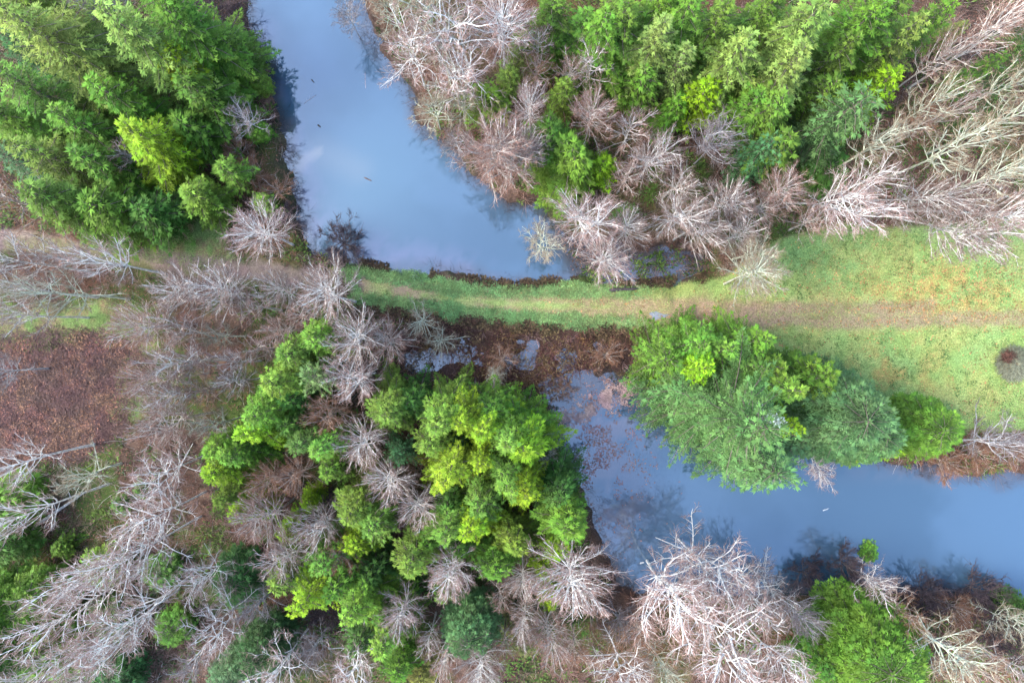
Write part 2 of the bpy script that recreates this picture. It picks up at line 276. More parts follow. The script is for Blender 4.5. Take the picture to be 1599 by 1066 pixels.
# ---------------------------------------------------------------- tree builders
def conifer(seed, h, R, nb, style):
    rs = np.random.RandomState(seed); cb = MB(); wb = MB(); UP = np.array([0, 0, 1.]); LB = rs.rand(8, 7)
    nb = int(nb * {'f': .8, 'c': .85, 's': .8, 'b': .95}[style])
    for i in range(nb):
        t = (i + .5) / nb; u = .10 + .89 * t ** (.85 if style != 'b' else 1.0)
        if style == 'f': L = R * (1 - u) ** .75 * rs.uniform(.55, 1.42) + .25; el = -.1 + .8 * u ** 2; dr = .2
        elif style == 'c': L = R * min(1, 1.5 * (1 - u)) ** .7 * rs.uniform(.7, 1.12) + .2; el = .05 + .6 * u; dr = .38
        elif style == 's': L = R * (1 - u) ** .6 * rs.uniform(.65, 1.2) + .3; el = -.05 + .55 * u ** 2; dr = .12
        else: L = R * math.sqrt(max(0, 1 - (u * .97) ** 2.4)) * rs.uniform(.82, 1.08) + .15; el = .3 - .22 * u; dr = .12
        az = i * 2.39996 + rs.uniform(-.35, .35); z0 = h * u
        fa = (az / 6.2832 * 7) % 7; fu = u * 6.5; a0 = int(fa); b0 = int(fu); ta = sst(0, 1, fa - a0); tb_ = fu - b0     # lumps of the crown
        lob = (LB[b0, a0] * (1 - ta) + LB[b0, (a0 + 1) % 7] * ta) * (1 - tb_) + (LB[b0 + 1, a0] * (1 - ta) + LB[b0 + 1, (a0 + 1) % 7] * ta) * tb_
        L *= {'b': .78 + .4 * lob, 's': .4 + 1.15 * lob}.get(style, .42 + 1.1 * lob)
        D = np.array([math.cos(az), math.sin(az), 0]); S = np.array([-D[1], D[0], 0])
        ds = .24; n = max(2, int(L / ds)); s = np.linspace(.12 * L if style != 'b' or u > .6 else .35 * L, L, n)
        bend = rs.uniform(-.25, .25)
        P = D * (s * math.cos(el))[:, None] + S * (bend * s * s / max(L, .1) * .5)[:, None] + UP * (z0 + s * math.sin(el) - dr * s * s / max(L, 1))[:, None]
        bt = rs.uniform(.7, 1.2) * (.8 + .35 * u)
        k = min(n, 5); ii = np.linspace(0, n - 1, k).astype(int); Pb = np.concatenate([[[0, 0, z0 - .05 * L]], P[ii]])
        rr = np.linspace(.012 + .012 * L, .01, k + 1)
        wb.tube(Pb, rr, 3)
        fr = s / L
        sl = L * .42 * ((np.minimum(fr / .22, 1) * (1 - fr) ** .85 * 1.25) if style in 'fsc' else np.sin(np.pi * np.clip(fr, .02, 1) ** .8) ** .8) * {'f': .7, 'c': .85, 's': .6, 'b': .8}[style] + .14
        sl = np.minimum(sl, 1.25) if style != 'b' else np.clip(sl, .32, 1.25)
        for sg in (-1, 1):
            l = sl * rs.uniform(.7, 1.15, n); beta = rs.uniform(.75, 1.1, n)
            sd = D * np.cos(beta)[:, None] + S * (sg * np.sin(beta))[:, None] + UP * rs.uniform(-.25, .12, n)[:, None]; sd = unit(sd)
            m = np.maximum(1, (l / .15).astype(int)); m = np.minimum(m, 7)
            idx = np.repeat(np.arange(n), m); off = np.concatenate([np.arange(a) + .6 for a in m]) / np.repeat(m, m)
            c = P[idx] + sd[idx] * (off * l[idx])[:, None] - UP * (.12 * off ** 2 * l[idx])[:, None]
            for sg2 in (-1, 1):
                N_ = len(c); ang = rs.uniform(.35, .8, N_) * sg2; cs, sn = np.cos(ang), np.sin(ang); dd = sd[idx]
                d2 = np.stack([dd[:, 0] * cs - dd[:, 1] * sn, dd[:, 0] * sn + dd[:, 1] * cs, dd[:, 2] + rs.uniform(-.35, .25, N_)], -1); d2 = unit(d2)
                nr = unit(UP + rs.normal(0, .35, (N_, 3)))
                LL = rs.uniform(.22, .42, N_) * (.78 if style in 'sb' else 1); v, q = leaves(c - UP * rs.uniform(0, .08, N_)[:, None], d2, LL, LL * rs.uniform(.24, .36, N_), nr)
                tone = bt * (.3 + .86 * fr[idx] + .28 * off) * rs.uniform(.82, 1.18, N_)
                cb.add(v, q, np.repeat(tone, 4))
        # the sprig at the branch end
        N_ = 6; a = az + rs.uniform(-.5, .5, N_); d2 = unit(np.stack([np.cos(a), np.sin(a), rs.uniform(-.3, .2, N_)], -1))
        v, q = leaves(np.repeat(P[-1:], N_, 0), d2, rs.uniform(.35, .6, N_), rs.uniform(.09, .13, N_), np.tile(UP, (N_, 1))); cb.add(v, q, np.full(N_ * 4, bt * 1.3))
    N_ = 46; a = rs.uniform(0, 6.28, N_); rr_ = rs.uniform(.03, .4, N_); e = rs.uniform(-.2, .9, N_)   # the leading shoot
    v, q = leaves(np.stack([rr_ * np.cos(a) * .5, rr_ * np.sin(a) * .5, h * .995 - rr_ * .9], -1), np.stack([np.cos(a) * np.cos(e), np.sin(a) * np.cos(e), np.sin(e)], -1), rs.uniform(.2, .42, N_), rs.uniform(.07, .12, N_), unit(UP + rs.normal(0, .4, (N_, 3))))
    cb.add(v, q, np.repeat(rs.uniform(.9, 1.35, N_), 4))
    tb = MB(); zz = np.linspace(0, 1, 9); P = np.stack([.12 * np.sin(zz * 4 + seed), .1 * np.sin(zz * 5 + seed * 2), zz * h - .4 * (zz == 0)], -1)
    P[:, :2] *= (zz * (1 - zz) * 4)[:, None]; tb.tube(P, .018 * h * (1 - zz) ** .8 + .02, 7)
    nm = 'conifer_' + style
    return {'trunk': tb.mesh('conifer_trunk', M_CBARK, True), 'crown': cb.mesh('conifer_crown', M_LEAF), 'branches': wb.mesh('conifer_branches', M_CBARK), 'h': h, 'R': R}
def rot_about(d, ang, roll, rs):   # child directions at an angle to d
    a = np.cross(d, rs.normal(0, 1, d.shape)); a = unit(a); b = np.cross(d, a)
    s = np.cos(roll)[:, None] * a + np.sin(roll)[:, None] * b
    return unit(d * np.cos(ang)[:, None] + s * np.sin(ang)[:, None])
def grow(P0, d, L, M, jit, up, rs):  # N wandering polylines of M points
    N = len(P0); P = np.zeros((N, M, 3)); P[:, 0] = P0; st = L / (M - 1)
    for k in range(1, M):
        d = unit(d + rs.normal(0, jit, (N, 3)) + np.array([0, 0, up])); P[:, k] = P[:, k - 1] + d * st[:, None]
    return P
def sub(P, cnt, lo, hi, rs):       # points and directions along polylines
    N, M = P.shape[:2]; idx = np.repeat(np.arange(N), cnt); s = rs.uniform(lo, hi, N * cnt) * (M - 1)
    k = np.minimum(s.astype(int), M - 2); f = (s - k)[:, None]
    return idx, s / (M - 1), P[idx, k] * (1 - f) + P[idx, k + 1] * f, unit(P[idx, k + 1] - P[idx, k])
def bare(seed, h, R, style):
    rs = np.random.RandomState(seed); tb = MB(); bb = MB(); wb = MB()
    zz = np.linspace(0, 1, 10); wa = rs.uniform(-.25, .25, 4)
    P = np.stack([wa[0] * np.sin(3 * zz + 5 * wa[1]) + wa[2] * zz * zz * 2, wa[1] * np.sin(4 * zz) + wa[3] * zz * zz * 2, zz * h * .93], -1); P[0] = (0, 0, -.4)
    r0 = {'f': .12, 'g': .12, 'k': .14, 'd': .06}[style]
    tb.tube(P, r0 * (1 - zz * .85) * (1 + .25 * (zz < .05)), 7)
    if style == 'f': nl, lo, hi, j, up = 54, .5, .98, rs.uniform(.04, .08), .055
    elif style == 'k': nl, lo, hi, j, up = 24, .45, .95, .1, .06
    elif style == 'g': nl, lo, hi, j, up = 24, .42, .97, .14, .055
    else: nl, lo, hi, j, up = 22, .04, .5, .12, .05
    u = np.linspace(lo, hi, nl); fi = u * 9 / .93; fi = np.minimum(u * 9, 8.99); k = fi.astype(int); f = (fi - k)[:, None]
    P0 = P[k] * (1 - f) + P[k + 1] * f
    if style in 'fgk' and seed % 2 == 0:    # a second leader forks off
        fa = rs.uniform(0, 6.28); k0 = 4; t = np.linspace(0, 1, 6); sp = R * .32
        P2 = P[k0] + np.stack([np.cos(fa) * sp * t ** .8, np.sin(fa) * sp * t ** .8, (h * .93 - P[k0, 2]) * t * .92], -1)
        tb.tube(P2, r0 * (.55 - .45 * t) + .01, 6); od = (np.arange(nl) % 2 == 1) & (P0[:, 2] > P2[0, 2] + .3)
        tt = np.clip((P0[:, 2] - P2[0, 2]) / (P2[-1, 2] - P2[0, 2]), 0, 1) * 5; ka = np.minimum(tt.astype(int), 4); fb = (tt - ka)[:, None]
        P0 = np.where(od[:, None], P2[ka] * (1 - fb) + P2[ka + 1] * fb, P0)
    az = np.arange(nl) * 2.39996 + rs.uniform(-.5, .5, nl) * (.45 if style == 'f' else 1)
    rel = (u - lo) / (hi - lo); el = .25 + .75 * rel + rs.uniform(-.15, .2, nl)
    reach = R * (1.0 - .4 * rel ** 1.5) * rs.uniform(.72, 1.15, nl); L = reach / np.cos(el) ** .6
    d = np.stack([np.cos(az) * np.cos(el), np.sin(az) * np.cos(el), np.sin(el)], -1)
    rl = {'f': .04, 'k': .05, 'g': .06, 'd': .035}[style]
    B = grow(P0, d, L, 9, j, up, rs); rad = rl * (L / R)[:, None] * rs.uniform(.7, 1.3, (nl, 1)) * np.linspace(1, .3, 9)[None, :] + .006
    bb.tube(B, rad, 4)
    n2 = {'f': 7, 'k': 7, 'g': 9, 'd': 8}[style]; a2 = {'f': .42, 'k': .65, 'g': .85, 'd': .6}[style]
    idx, s, q0, dd = sub(B, n2, .18, .97, rs); N = len(q0)
    dz = rot_about(dd, rs.uniform(a2 - .2, a2 + .2, N), rs.uniform(0, 6.28, N), rs); dz[:, 2] = dz[:, 2] * .7 + .1
    L2 = L[idx] * (.42 - .22 * s) * rs.uniform(.6, 1.3, N)
    B2 = grow(q0, unit(dz), L2, 5, j * 1.2, up * .7, rs); r2 = (rl * .42) * np.linspace(1, .35, 5)[None] * np.ones((N, 1)) + .003
    bb.tube(B2, r2, 3)
    n3 = {'f': 5, 'k': 5, 'g': 5, 'd': 7}[style]; idx, s, q0, dd = sub(B2, n3, .15, 1., rs); N = len(q0)
    L3 = np.clip(L2[idx] * .5, .25, .9) * rs.uniform(.6, 1.2, N)
    B3 = grow(q0, rot_about(dd, rs.uniform(.35, .8, N), rs.uniform(0, 6.28, N), rs), L3, 3, .15, .05, rs)
    wb.tube(B3, np.array([.016, .012, .006])[None] * np.ones((N, 1)) * (1.25 if style == 'g' else 1), 3)
    n4 = 2 if style == 'g' else 1; idx, s, q0, dd = sub(B3, n4, .2, 1., rs); N = len(q0)
    B4 = grow(q0, rot_about(dd, rs.uniform(.35, .8, N), rs.uniform(0, 6.28, N), rs), rs.uniform(.2, .5, N), 2, .1, .03, rs)
    wb.tube(B4, np.array([.011, .006])[None] * np.ones((N, 1)), 3)
    return {'trunk': tb.mesh('bare_trunk', M_BARK, True), 'branches': bb.mesh('bare_branches', M_BARK, True), 'twigs': wb.mesh('bare_twigs', M_TWIG), 'h': h, 'R': R}

PROTO = {}
for st, dims in {'f': [(11, 14, 3.4, 120), (12, 12, 3.0, 110), (13, 16, 3.8, 130), (14, 10, 2.4, 95), (15, 13, 3.2, 120), (16, 9, 2.2, 90)], 'F': [(21, 23, 5.2, 230), (22, 20, 4.6, 200), (23, 18, 4.0, 180), (24, 16, 3.8, 170)],
                 'c': [(31, 13, 3.4, 120), (32, 11, 2.8, 100), (33, 15, 3.9, 135), (34, 10, 2.4, 90), (35, 13, 3, 115)], 's': [(41, 20, 6.6, 260), (42, 16, 4.8, 200), (43, 10, 3, 110)],
                 'b': [(51, 8, 3.3, 190), (52, 10, 4.6, 300), (53, 5, 2.0, 100)]}.items():
    PROTO[st] = [conifer(s, h, R, nb, st.lower()) for s, h, R, nb in dims]
for st in 'fkgd':
    hh, RR = {'f': (12, 3.5), 'k': (10, 3), 'g': (15, 4.4), 'd': (5, 2.6)}[st]
    PROTO['bare_' + st] = [bare(61 + 7 * i + ord(st), hh, RR, st) for i in range({'f': 8, 'g': 6, 'k': 5, 'd': 3}[st])]

CC = {'g': (.092, .20, .022), 'y': (.165, .30, .012), 'p': (.17, .27, .05), 'd': (.035, .105, .028), 'e': (.055, .14, .02), 'b': (.07, .17, .06),
      's': (.088, .185, .052), 'w': (.27, .37, .27), 'o': (.17, .19, .04), 'l': (.125, .245, .028)}
BC = {'W': ((.72, .68, .62), (.29, .20, .165)), 'P': ((.58, .52, .46), (.31, .185, .145)), 'L': ((.52, .55, .42), (.33, .25, .17)), 'G': ((.40, .38, .37), (.23, .18, .17)),
      'D': ((.13, .105, .10), (.085, .06, .065)), 'R': ((.44, .37, .31), (.27, .14, .085)), 'B': ((.74, .71, .66), (.37, .25, .215))}
_rs = np.random.RandomState(7); SEEN = {}
def place(rootname, proto, x, y, z, h, R, rz, tilt, colors, label, cat, group):
    sx = _rs.uniform(.88, 1.14); r = bpy.data.objects.new(rootname, None); COL.objects.link(r); r.empty_display_size = .3
    r.location = (x, y, z); r.rotation_euler = (tilt[0], tilt[1], rz); r.scale = (R / proto['R'] * sx, R / proto['R'] / sx, h / proto['h'])
    for nm in ('trunk', 'branches', 'crown', 'twigs'):
        if nm not in proto: continue
        o = bpy.data.objects.new(nm, proto[nm]); COL.objects.link(o); o.parent = r; o.color = (*colors[nm], 1) if nm in colors else (1, 1, 1, 1)
    r['label'] = label; r['category'] = cat; r['group'] = group
    SEEN[label] = SEEN.get(label, 0) + 1
    return r
def rows(t):
    for ln in t.strip().split('\n'):
        if ln.strip():
            a, lab = ln.split('|'); yield a.split(), lab.strip()
def conifers(text, group, noun='conifer', cat='conifer', root='conifer_tree', hk=1.0):
    for i, (a, lab) in enumerate(rows(text)):
        px, py, h, R = map(float, a[:4]); st, c = a[4], a[5]; h *= hk
        k = (CAM_H - h * {'b': .45, 'c': .8}.get(st, .95) - .6) / CAM_H; x, y = (px - 800) / 15 * k, (533 - py) / 15 * k; R *= .88
        P = PROTO[st]; p = min(P, key=lambda q: abs(q['h'] - h) + abs(q['R'] - R) * 2 + _rs.uniform(0, 3))
        j = _rs.uniform(.88, 1.12, 3)
        place(root, p, x, y, gz(x, y) - .05, h, R, _rs.uniform(0, 6.28), _rs.uniform(-.03, .03, 2), {'crown': tuple(np.array(CC[c]) * j)}, lab, cat, group)
def bares(text, group, cat='bare tree', root='bare_tree'):
    for i, (a, lab) in enumerate(rows(text)):
        px, py, h, R = map(float, a[:4]); st, c = a[4], a[5]
        kz = .72 if st != 'd' else .5; k = (CAM_H - kz * h - .6) / CAM_H; x, y = (px - 800) / 15 * k, (533 - py) / 15 * k
        tilt = (0, 0)
        if len(a) > 6:             # leaning: how far (m) the top stands off the foot, east and north
            lx, ly = float(a[6]), float(a[7]); x -= lx * kz; y -= ly * kz; tilt = (-math.atan2(ly, h), math.atan2(lx, h))
        P = PROTO['bare_' + st]; p = P[_rs.randint(len(P))]; j = _rs.uniform(.85, 1.1)
        bk, tw = BC[c]
        r = place(root, p, x, y, gz(x, y) - .05, h, R * (.9 if st in 'fk' else 1), 0, (0, 0), {'trunk': tuple(np.array(bk) * j), 'branches': tuple(np.array(bk) * j), 'twigs': tuple(np.array(tw) * j)}, lab, cat, group)
        from mathutils import Matrix, Euler
        rz = _rs.uniform(0, 6.28)
        r.rotation_euler = (Euler((tilt[0], tilt[1], 0)).to_matrix() @ Matrix.Rotation(rz, 3, 'Z')).to_euler()
# ---------------------------------------------------------------- the evergreens, group by group
G1 = 'conifers in the top left stand'
conifers('''
5 15 24 5.2 F p | tallest pale green conifer leaning out of the top left corner
-30 -40 22 4.6 F g | green conifer cut by the very corner at top left
165 12 21 4.4 F p | tall pale-tipped conifer at the top edge, second from the left corner
262 12 18 4 F g | bright green conifer at the top edge left of the upper pond
222 -30 21 4 F g | green conifer top poking in over the top edge above pale-tipped neighbour
262 70 14 3.2 f y | yellow-green conifer in the middle of the top left stand
325 98 9 3.4 c g | bright green conifer at the stand edge beside the dark bank reflection
218 208 15 4.2 c y | lone bright lime conifer with rounded crown in the left stand
85 180 15 3.8 f g | green conifer with yellow tips left of the rounded lime one
8 112 18 4.2 f g | dark-shadowed green conifer touching the left edge under the tallest tree
35 228 16 4 f g | green conifer with shaggy arms left edge below mid stand
118 240 13 3.2 f g | small green conifer filling the middle of the left stand
70 312 15 4 c g | green conifer at the lower left corner of the stand above brown twigs
158 322 12 3.6 c g | broad green conifer at the bottom edge of the stand by the track
232 330 9 3.2 c e | low green conifer on the grass beside the dirt track bend
308 305 9 2.6 c l | small soft yellow-green conifer just left of the white starburst tree
345 262 8 2.4 f g | small green conifer on the outer right foot of the rounded lime one
5 172 15 3.4 c g | green conifer half cut by the left edge in the stand
2 238 11 2.6 s b | bluish dark conifer half cut by the left edge
150 12 8 2.4 f d | dark conifer in the gap at the top edge of the left stand
10 60 12 3.2 f d | dark green conifer shaded under the tallest corner tree
150 130 15 3.6 f g | mid green conifer below the pale giant, centre of the left stand
200 170 10 3 f g | deep green conifer in the hollow above the rounded lime one
285 190 9 3.2 f g | olive green conifer right of the hollow in the left stand
305 138 12 3.4 c g | bright green conifer second from the bank in the left stand
352 62 11 2.8 c g | green conifer on the bank tip nearest the upper pond
407 131 4 1.1 b l | tiny yellow-green bush on the left bank of the upper pond
405 206 3.5 1.2 b l | tiny lime bush on the left bank below the dark reflection
410 315 4 1.6 c l | low yellow-green sapling above the white starburst tree
''', G1, hk=.85)
G2 = 'conifers in the top right stand'
conifers('''
815 60 11 2 f p | slim pale conifer left end of the top right stand
868 62 10 2 f g | slim green conifer right of the slim pale one
862 2 16 3.2 f g | bright green conifer at the top edge, left end of the right stand
884 128 11 1.9 f l | narrow upright yellow-green conifer among bare crowns
797 112 9 1.8 f p | faint pale conifer overlapping bare crowns east of upper pond
915 20 15 3.2 f g | green conifer at the top edge beside the left end one
950 30 19 3.8 F g | large green conifer near the top edge above bare trees
988 8 20 4 F g | tall green conifer cut by the top edge in the right stand
1036 36 20 3.6 F p | tall conifer with pale layered arms in the right stand
1010 112 13 2.9 f g | bright green conifer on the front edge of the right stand
1072 82 17 3 f p | conifer with grey-green tips behind the bright front one
1106 140 13 2.8 f y | yellow-green conifer jutting from the front of the right stand
1060 158 9 2.6 f g | low green conifer at the foot of the right stand's front
1088 -5 21 3.6 F g | green conifer at the top edge over the stand's middle
1162 62 20 3.9 F p | big soft pale green conifer in the middle of the right stand
1138 5 21 3.4 F g | green conifer cut by the top edge behind the soft pale one
966 92 11 2.2 f g | small green conifer on the left front of the right stand
1120 95 12 2.8 f e | deep green conifer in the gap of the right stand
1182 150 15 3 f g | green conifer on the lower front, right of the yellow-green one
1204 222 13 3 s b | blue-green conifer standing apart among bare trees below the stand
858 208 12 3 c g | left green conifer of the island clump beside the pond
897 243 14 3.9 c g | largest soft green conifer of the island clump beside the pond
942 255 9 2.3 f y | yellow-green conifer on the right of the island clump
880 290 7 2.4 c g | low green conifer at the bottom of the island clump
760 152 9 2.6 c l | lone lime conifer among bare trees on the pond's east side
984 332 4 1.7 f e | low dark green sapling between bare starburst crowns
1280 12 24 4.9 F p | tallest pale conifer of the right stand at the top edge
1250 85 21 4.2 F p | pale yellowish conifer below the tallest of the right stand
1220 150 17 3.6 f g | green conifer under the pale yellowish one
1232 208 14 3.2 f g | green conifer at the bottom tip of the right stand
1330 62 18 3.4 f g | dark-hollowed green conifer in the right part of the stand
1375 12 21 3.8 F g | green conifer at the top edge in the right part of the stand
1438 38 18 3.4 f p | light green conifer with outward arms, right end of the stand
1425 -12 22 3.6 F g | green conifer cut by the top edge at the stand's right end
1395 118 13 2.8 f y | yellow-green conifer on the right front of the stand
1352 148 19 4 s s | long grey-green conifer sweeping down-left from the stand's corner
1310 195 12 2.8 s s | smaller grey-green conifer below the long sweeping one
1215 0 22 3.8 F g | green conifer at the top edge between two pale giants
1180 110 12 3 f e | deep green conifer under the soft pale one
1300 130 14 3 f g | green conifer left of the long grey-green one
1480 5 17 2.6 f g | slim green conifer at top edge, last of the stand
1564 92 13 1.8 f g | slender lone green conifer among leaning bare trees at right
1506 38 8 1.6 f o | small olive conifer among reddish twigs at top right
1288 265 4 2.6 b e | low dark green bush beneath the grey-green conifers
910 80 9 2.2 f e | deep green conifer filling the left front of the right stand
1050 -20 20 3.6 F g | green conifer barely showing over the top edge
''', G2, hk=.72)
G3 = 'conifers in the lower left wood'
conifers('''
497 528 13 2.8 c g | uppermost green conifer of the lower left wood near the dike
456 556 12 2.7 c g | lime-green conifer left of the uppermost one in the lower wood
486 592 13 2.8 s s | feathery grey-green conifer with long arms in lower left wood
430 600 13 2.8 c l | soft yellow-green conifer left of the feathery grey-green one
405 642 13 2.9 c g | green conifer on the west side of the lower left wood
387 678 12 2.4 c y | lime conifer on the west side of the wood
448 668 9 2.6 f e | deep green conifer in the hollow below the feathery one
440 625 10 2.4 f e | shaded green conifer between soft yellow and feathery ones
334 700 10 2.2 c l | yellow-green conifer at the wood's western tip
340 740 10 2.4 c y | lime conifer near the western tip, below its twin
365 715 11 2.4 c g | green conifer just right of the western tip
350 775 8 1.9 c l | pale yellow-green conifer west above the rusty crown
376 798 9 1.9 c y | bright lime conifer left of the pinkish fan-shaped bare tree
603 640 12 3.1 c g | round bright green conifer right of the white starburst
640 628 9 2.4 f e | deep green conifer behind the round bright one near the marsh
682 645 15 3.2 f g | green conifer at the top of the big lime clump
688 662 16 3.3 f l | light green conifer with pointed arms in the big lime clump
727 655 15 3 f y | yellow conifer at the top of the big lime clump
757 676 16 3 f y | lime-yellow conifer in the middle of the big clump
712 705 8 2.6 f d | dark green conifer in the hollow of the big clump
752 727 16 2.2 f y | golden-tipped conifer in the middle of the big lime clump
672 692 13 2.6 f g | green conifer on the left flank of the big clump
620 714 8 1.9 s b | small bluish conifer on the left of the big clump
702 745 17 3.6 f y | bright conifer at the lower left of the big clump
790 700 16 3.2 f l | soft lime conifer on the right of the big clump
786 757 16 3.3 f g | bright green conifer at the lower right of the big clump
822 700 14 3.4 c y | lime conifer beside the pond at the clump's right edge
815 672 12 3.0 c g | bright green conifer at the clump's upper right by the marsh
765 638 11 2.6 f g | green conifer at the clump's top edge beside the marsh
816 762 13 2.8 c y | lime conifer on the clump's lower right side
752 788 13 3 f g | green conifer below the golden-tipped one
700 800 10 2.8 f e | deep green conifer below the bright lower left one
492 706 13 3 f g | green conifer between two rusty bare crowns
462 690 11 2.5 f e | darker green conifer left of the pair of rusty crowns
510 735 9 2.2 f g | small green conifer above the narrow dark gap
554 793 12 3 c g | rounded green conifer in the centre of the lower wood
578 832 12 3 f g | green conifer with pointed arms below the rounded centre one
553 850 10 2.3 c y | lime conifer low in the wood's centre
696 838 14 3.2 f g | light green conifer above the white star near the wood's south
742 822 14 3 c y | lime conifer between clump and green pondside dome
640 886 13 3.1 f g | broad green conifer left of the lower white star
720 860 8 2.4 f e | shaded green conifer above the lower white star
670 852 9 2.4 f g | small green conifer beside the broad green one
776 880 10 2.6 c g | soft green conifer right of the lower white star
802 850 10 2.4 c l | small soft lime conifer beneath the pondside dome
886 812 13 3.9 c g | large soft green dome-like conifer at the pond's west shore
872 765 10 3 c e | darker green conifer behind the large soft dome
875 855 8 2 c y | lime conifer tip under the large soft dome
849 890 8 1.5 c y | small lime conifer right of the small bare star
860 938 8 1.6 c y | small vivid lime conifer beside the large white bare crown
819 1003 7 2.2 c o | fuzzy olive conifer near the bottom edge
490 888 12 2.8 f g | green conifer right of the white starburst in the south wood
468 955 14 3 f y | vivid lime conifer in the south of the wood
520 926 11 2.8 f g | green conifer between two lime conifers in the south
561 950 13 2.7 c l | light lime conifer in the south of the wood
575 905 8 2.6 f e | deep green conifer in the south wood's hollow
561 998 10 2.4 c e | green conifer near the bottom, left of light green twin
602 1003 12 2.8 c l | light green conifer near the bottom edge's middle
600 965 9 2.2 c e | small green conifer above the light green bottom one
432 920 11 2.6 f g | green conifer above the vivid lime southern one
449 830 6 1.6 c y | small yellow-green conifer between bare crowns
479 784 6 1.4 c y | tiny yellow-green conifer below the shaded gap
737 966 10 3.1 b b | round dense blue-green tree among the southern bare crowns
420 1003 8 3.2 b d | dark blue-green conifer near the bottom left of the wood
380 1042 8 3.2 b b | blue-green conifer at the bottom edge left of gnarled tree
380 900 6 2.8 b d | dark green bushy tree beside the pale twisted bare tree
690 930 8 1.8 f g | little green conifer between southern white stars
625 1040 9 2.4 c g | green conifer cut by the bottom edge in the middle
655 1050 8 2.2 c o | olive conifer cut by the bottom edge
''', G3)
conifers('''
20 782 6 3 b g | bright green bush at left edge under the long white trunk
14 845 6 2.6 b e | deep green bush at left edge below the trunk
86 858 2.5 1.6 f g | isolated green fern-like sapling on the brown slope
70 925 8 3 b g | green dome tree at the left edge beside the gnarled crowns
15 945 10 3.6 b g | largest green dome tree cut by the left edge at the bottom
5 1015 10 3.6 b e | green dome tree in the bottom left corner
75 1000 7 3 b g | green dome tree beneath the gnarled white crowns
165 880 4 2.2 b l | yellow-green bush between the gnarled white crowns
255 890 3 2 b e | low green bush under the long-trunked gnarled crown
275 975 3 2 b g | low green bush under the largest gnarled crown's right side
100 985 4 2.6 b l | yellow-green bush under the crown farthest down-left
180 960 4 2.4 b e | green bush under the lowest gnarled crown
130 1050 5 2.6 b g | green bush at the bottom edge beneath white twigs
190 1055 5 2.6 b d | blackish green bush at the bottom edge beside pale twigs
180 790 2.2 1.3 f e | small fern-like sapling right of the broken white snag
215 770 2 1.1 f e | tiny fern-like sapling below the brown clearing
''', 'green growth in the bottom left corner', cat='evergreen', root='evergreen_tree')
G4 = 'evergreens in the clump between the lower pond and the meadow'
conifers('''
1195 658 23 7.6 s s | biggest grey-green spruce spreading arms over the lower pond
1225 735 17 6.3 s s | pale-tipped grey-green spruce overhanging the lower pond
1212 660 23.5 2.1 s w | silvery blue conifer top in the middle of the big clump
1052 566 13 3.4 s g | ragged green conifer at the clump's upper left over the scrub
1102 540 15 3.3 f g | green conifer at the clump's top edge beside the track
1138 546 15 3.2 f l | light green conifer touching the track in the clump's top
1100 570 16 2.4 c y | vivid lime conifer in the upper left of the big clump
1188 540 15 3.3 f g | green conifer with upright tips beside the brown track patch
1186 572 16 3.2 f e | deep green conifer in the middle of the big clump
1218 566 15 3 f g | bright green conifer along the clump's meadow edge
1218 600 18 3 c l | soft green round-topped conifer above the silvery one
1268 585 14 3.8 c g | olive green conifer on the meadow edge of the clump
1285 605 13 3.4 f g | green conifer with fan-like arms right of centre in the clump
1248 668 15 2.6 f y | lime-tipped conifer right of the silvery top
1275 640 11 3 f e | deep green conifer between olive and grey-green ones
1288 640 15 5.6 b s | broad rounded grey-green tree on the right of the clump
1334 678 13 4.0 b s | paler rounded tree below the broad grey-green one
1395 700 7 1.8 c y | low lime tree at the pond edge right of the clump
1358 712 6 1.8 c y | low yellow-green tree hanging over water below the clump
1430 666 8.5 3.8 b g | dense green dome tree at the clump's right end
1072 616 12 3.6 s s | ragged grey-green conifer reaching left over the floating leaves
1262 690 11 4 s s | grey-green conifer filling the notch by the small white twisted tree
1130 640 12 3.6 s s | grey-green conifer in the left middle of the big clump
''', G4, cat='evergreen', root='evergreen_tree')
conifers('''
1346 1014 9.5 6.3 b g | big dense bright green tree at the bottom right of the pond
1288 1040 7 2.6 c e | small green tree at the bottom left foot of the dense one
1430 1058 6 2 c l | small lime tree at the bottom edge right of the dense one
1595 955 6 1.8 b e | green bush cut by the right edge below the pond
1366 867 1.6 1.25 b l | tiny green islet bush standing in the lower pond
''', 'evergreens on the south shore', cat='evergreen', root='evergreen_tree')
